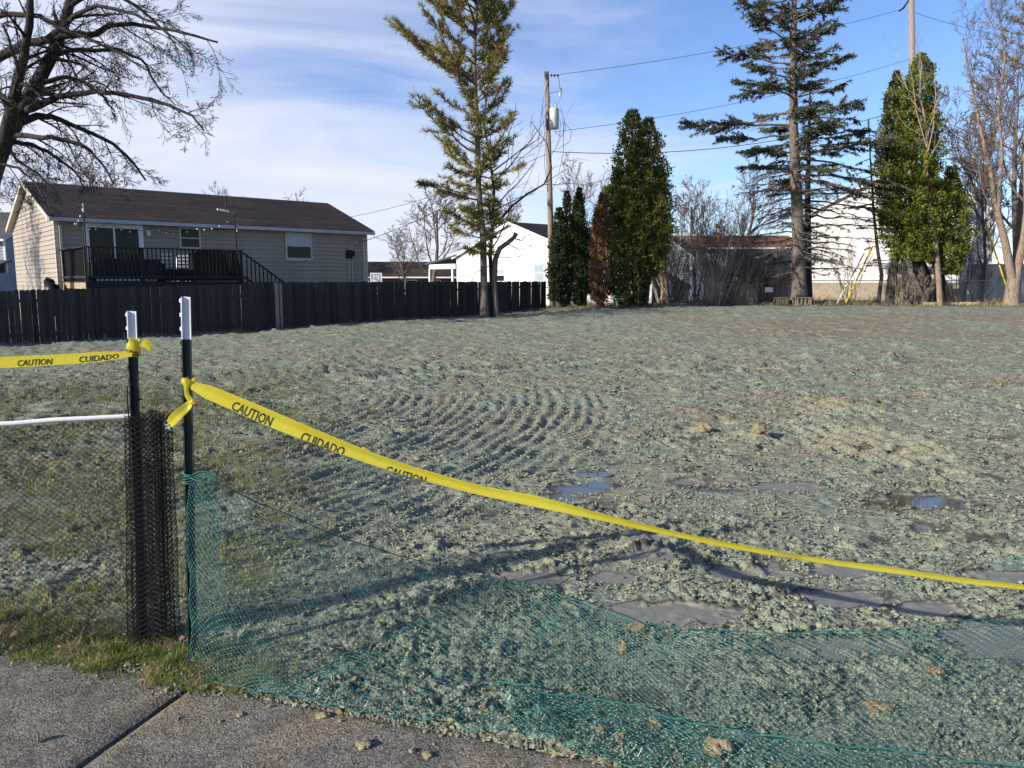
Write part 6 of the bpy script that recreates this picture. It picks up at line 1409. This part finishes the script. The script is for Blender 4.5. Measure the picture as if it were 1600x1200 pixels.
for k, (a_, zt_) in enumerate(((0.2, 1.0), (1.2, 1.0), (4.3, 1.0))):
    v = np.linspace(0.01, rh_, 20); r = 0.056; c = ax0[:2] + (ax1 - ax0)[:2] * (v / rh_)[:, None]
    m_ = MB(); m_.tubes([(np.stack([c[:, 0] + r * math.cos(a_), c[:, 1] + 0.75 * r * math.sin(a_), v], -1), 0.0022)], 4); m_.build("edge_strand", M["black"], mr)
zc_ = MB(); kp = along(lp_b, lp_t, 1.06)
for dx in (-0.024, -0.010): zc_.tubes([(np.array([kp + [dx, -0.02, 0.10], kp + [dx - 0.002, -0.022, 0.02], kp + [dx, -0.02, -0.07]]), 0.003)], 5)
for z in (0.04, -0.05):
    t = np.linspace(0, 2 * np.pi, 12); zc_.tubes([(kp + np.stack([0.026 * np.cos(t), 0.022 * np.sin(t), z + 0 * t], -1), 0.0025)], 4)
zc_.build("tie_cord", M["black"], mr)

# barrier tape
def ribbon(C, X, w, thick=0.0006):
    """ribbon along C with crosswise unit vectors X and widths w; returns builder and mapping (s, v) -> point"""
    C = np.asarray(C, float); X = norm(X); w = np.broadcast_to(w, len(C)); T = norm(np.gradient(C, axis=0)); N_ = norm(np.cross(T, X))
    k = 7; v = np.linspace(-0.5, 0.5, k)
    P = C[:, None] + X[:, None] * (w[:, None, None] * v[None, :, None]) + N_[:, None] * (0.05 * w[:, None, None] * (np.cos(v * 7) - 0.4)[None, :, None])
    m_ = MB(); n = len(C); i, j = np.meshgrid(np.arange(n - 1), np.arange(k - 1), indexing="ij"); b = i * k + j
    m_.add(P.reshape(-1, 3), np.stack([b, b + 1, b + k + 1, b + k], -1).reshape(-1, 4))
    s = np.concatenate([[0], np.cumsum(np.linalg.norm(np.diff(C, axis=0), axis=1))])
    def fn(ss_, vv, off):
        c = np.stack([np.interp(ss_, s, C[:, q]) for q in range(3)], -1); x = np.stack([np.interp(ss_, s, X[:, q]) for q in range(3)], -1); nn = np.stack([np.interp(ss_, s, N_[:, q]) for q in range(3)], -1); ww = np.interp(ss_, s, w)
        vv = np.clip(vv, -0.5, 0.5)
        return c + x * (ww * vv)[:, None] + nn * (0.05 * ww * (np.cos(vv * 7) - 0.4) + off)[:, None]
    return m_, fn, s[-1]
def text_mesh(word, fn, s0, length, height, v0, off, flip=False, width=0.076):
    cu = bpy.data.curves.new("print", "FONT"); cu.body = word; cu.resolution_u = 2; cu.offset = 0.022
    o = bpy.data.objects.new("print", cu); COL.objects.link(o)
    dg = bpy.context.evaluated_depsgraph_get(); me = bpy.data.meshes.new_from_object(o.evaluated_get(dg))
    bpy.data.objects.remove(o)
    import bmesh
    bm_ = bmesh.new(); bm_.from_mesh(me); bmesh.ops.triangulate(bm_, faces=bm_.faces)
    for _ in range(2):
        bmesh.ops.subdivide_edges(bm_, edges=[e for e in bm_.edges if e.calc_length() > 0.12], cuts=1); bmesh.ops.triangulate(bm_, faces=bm_.faces)
    xs = [q.co.x for q in bm_.verts]; ys = [q.co.y for q in bm_.verts]; x0, x1, y0, y1 = min(xs), max(xs), min(ys), max(ys)
    a = np.array([((q.co.x - x0) / (x1 - x0), (q.co.y - y0) / (y1 - y0)) for q in bm_.verts])
    P = fn(s0 + a[:, 0] * length, v0 + (a[:, 1] * height) / width, off)
    for q, p in zip(bm_.verts, P): q.co = p
    # bold strokes
    bm_.to_mesh(me); bm_.free(); me.name = "lettering"; me.materials.clear(); me.materials.append(M["ink"]); return me
ctl = ((300, 602), (420, 652), (520, 692), (640, 736), (760, 768), (850, 786), (950, 810), (1090, 843), (1166, 856), (1290, 876), (1400, 892), (1500, 905), (1600, 918), (1800, 942), (2000, 962), (3000, 1030))
cp = np.array([at(x, y, Y=float(np.interp(x, [304, 1166, 1600, 2000, 3000], [3.075, 2.85, 2.74, 2.62, 2.45]))) for x, y in ctl])     # the tape hangs clear of the ground
sA = np.concatenate([[0], np.cumsum(np.linalg.norm(np.diff(cp, axis=0), axis=1))]); n = 190; sq = np.linspace(0, sA[-1], n)
C = np.stack([np.interp(sq, sA, cp[:, k]) for k in range(3)], -1)
for _ in range(14): C[1:-1] = 0.5 * C[1:-1] + 0.25 * (C[2:] + C[:-2])
C[:, 2] += 0.0045 * noise2(sq * 3.3, sq * 0, 432) * ss(0.1, 0.4, sq)
colx = np.interp(sq, sA, [c[0] for c in ctl]); tt = sq / sA[-1]
T_ = norm(np.gradient(C, axis=0)); flat = norm(np.cross(T_, [0, 0, 1.0])); upv = norm(np.cross(flat, T_))
th = np.interp(colx, [306, 420, 520, 640, 760, 850, 950, 1090, 1290, 1600, 2000], [22, 28, 40, 50, 50, 42, 64, 68, 66, 69, 68]) + 5 * noise2(tt * 26, tt * 0, 433) * ss(0.08, 0.3, tt)
X = upv * np.cos(np.radians(th))[:, None] - flat * np.sin(np.radians(th))[:, None]
W = np.interp(colx, [306, 318, 420, 520, 640, 760, 850, 950, 1090, 2000], [0.032, 0.056, 0.065, 0.058, 0.050, 0.046, 0.049, 0.037, 0.033, 0.032])
A = C[0]
tp = empty("caution_tape", (0, 0, 0), 0, "long yellow caution tape slanting from the right post down to the mud", "tape")
m_, fn, Ltp = ribbon(C, X, W); ob = m_.build("ribbon", M["tape"], tp, True)
# find arc length whose picture column matches
def col_s(fn, L, px):
    s = np.linspace(0, L, 800); P = fn(s, np.zeros(800), 0.0); fw = P[:, 1] * math.cos(PITCH) - (P[:, 2] - EYE) * math.sin(PITCH); X_ = 800 + F_PX * P[:, 0] / fw
    return float(np.interp(px, X_, s))
probe = fn(np.array([0.3]), np.array([0.0]), 0.01)[0] - fn(np.array([0.3]), np.array([0.0]), 0.0)[0]
sgn = 1 if probe[1] < 0 else -1
for word, x0, x1, v0, hh in (("CAUTION", 365, 427, -0.50, 0.048), ("CUIDADO", 474, 541, -0.66, 0.050), ("CAUTION", 607, 668, -0.84, 0.050)):
    s0, s1 = col_s(fn, Ltp, x0), col_s(fn, Ltp, x1)
    me = text_mesh(word, fn, s0, s1 - s0, hh, v0, 0.0014 * sgn); link("lettering", me, None, tp)
def loop(p, name_parent, z0, z1, r=0.030, mat=None, nm="wrap"):
    t = np.linspace(0, 2 * np.pi, 17); Cc = p + np.stack([0.012 + r * np.cos(t), 0.85 * r * np.sin(t), (z0 + z1) / 2 + 0.004 * np.sin(2 * t)], -1)
    mm, f, L = ribbon(Cc, np.tile([0, 0, 1.0], (17, 1)) + 0.12 * rng.normal(0, 1, (17, 3)) * [1, 1, 0], z1 - z0); return mm.build(nm, M["tape"], name_parent, True), f, L
kp = along(rp_b, rp_t, A[2] + 0.015); loop(kp - [0.012, 0, 0], tp, -0.022, 0.012, 0.026, nm="wrap")
# loop hanging down the post, knot and frayed tail
q = np.array([at(x, y, Y=RP_Y - 0.035) for x, y in ((291, 590), (290, 604), (292, 618), (299, 628))]); w_ = np.linspace(0, 1, 14)
Cq = np.stack([np.interp(w_ * 3, range(4), q[:, k]) for k in range(3)], -1); mm, f, L = ribbon(Cq, np.tile([0.9, 0.2, 0.35], (14, 1)), np.linspace(0.016, 0.022, 14)); mm.build("loop", M["tape"], tp, True)
q = np.array([at(x, y, Y=RP_Y - 0.04) for x, y in ((300, 628), (290, 637), (277, 650), (264, 663))]); Cq = np.stack([np.interp(w_ * 3, range(4), q[:, k]) for k in range(3)], -1); Cq[:, 1] += 0.01 * np.sin(w_ * 7)
mm, f, L = ribbon(Cq, np.tile([-0.62, 0.15, 0.75], (14, 1)) + 0.12 * np.stack([np.sin(w_ * 6), np.cos(w_ * 5), 0 * w_], -1), np.interp(w_, [0, 0.2, 0.7, 1], [0.012, 0.034, 0.042, 0.036])); mm.build("tail", M["tape"], tp, True)
fr = MB(); end = Cq[-1]
for k in range(12): d = norm(np.array([-0.6 + 0.5 * random.gauss(0, 1), 0.1, -0.5 + 0.3 * random.gauss(0, 1)])); fr.tubes([(np.array([end + [0.012 * random.gauss(0, 1), 0, 0.010 * random.gauss(0, 1)], end + d * random.uniform(0.012, 0.03)]), [0.0012, 0.0004])], 3)
fr.build("frayed_threads", M["post_white"], tp)
m_ = MB(); lumps(m_, np.array([at(300, 629, Y=RP_Y - 0.045)]), np.array([0.014])); m_.build("knot", M["tape"], tp)
# tape to the left
lt = empty("caution_tape", (0, 0, 0), 0, "short yellow caution tape wrapped round the leaning post and running left", "tape")
kp = along(lp_b, lp_t, at(218, 543, Y=3.25)[2])
o, f, L = loop(kp - [0.014, 0, 0], lt, -0.038, 0.040, 0.028)
me = text_mesh("CAUTION", f, L * 0.52, L * 0.42, 0.034, -0.56, 0.0016, width=0.078); 
pr_ = f(np.array([L * 0.75]), np.array([0.0]), 0.01)[0] - f(np.array([L * 0.75]), np.array([0.0]), 0.0)[0]
me = text_mesh("CAUTION", f, L * 0.52, L * 0.42, 0.034, -0.56, 0.0016 * (1 if pr_[1] < 0 else -1), width=0.078); link("lettering", me, None, lt)
q0, q1 = at(207, 552, Y=3.22), at(-300, 566, Y=2.95); n = 40; t = np.linspace(0, 1, n)[:, None]; Cl = q1 + (q0 - q1) * t
Cl[:, 2] -= 0.02 * 4 * (t * (1 - t))[:, 0]; thl = np.interp(t[:, 0], [0, 0.6, 0.9, 1], [50, 46, 50, 62]); T_ = norm(np.gradient(Cl, axis=0)); fl = norm(np.cross(T_, [0, 0, 1.0])); uv_ = norm(np.cross(fl, T_))
mm, fl_, Ll = ribbon(Cl, uv_ * np.cos(np.radians(thl))[:, None] + fl * np.sin(np.radians(thl))[:, None] * -1, np.interp(t[:, 0], [0, 0.9, 1], [0.062, 0.060, 0.040])); mm.build("ribbon", M["tape"], lt, True)
pr_ = fl_(np.array([0.6]), np.array([0.0]), 0.01)[0] - fl_(np.array([0.6]), np.array([0.0]), 0.0)[0]; sg = 1 if pr_[1] < 0 else -1
for word, x0, x1 in (("CAUTION", 28, 82), ("CUIDADO", 124, 186)):
    s0, s1 = col_s(fl_, Ll, x0), col_s(fl_, Ll, x1); link("lettering", text_mesh(word, fl_, s0, s1 - s0, 0.030, -0.44, 0.0014 * sg, width=0.062), None, lt)
q = np.array([at(x, y, Y=3.2) for x, y in ((222, 534), (229, 538), (235, 545), (235, 553))]); Cq = np.stack([np.interp(w_ * 3, range(4), q[:, k]) for k in range(3)], -1)
mm, f, L = ribbon(Cq, np.tile([0.5, 0.3, 0.8], (14, 1)), np.interp(w_, [0, 0.5, 1], [0.040, 0.028, 0.014])); mm.build("tail", M["tape"], lt, True)
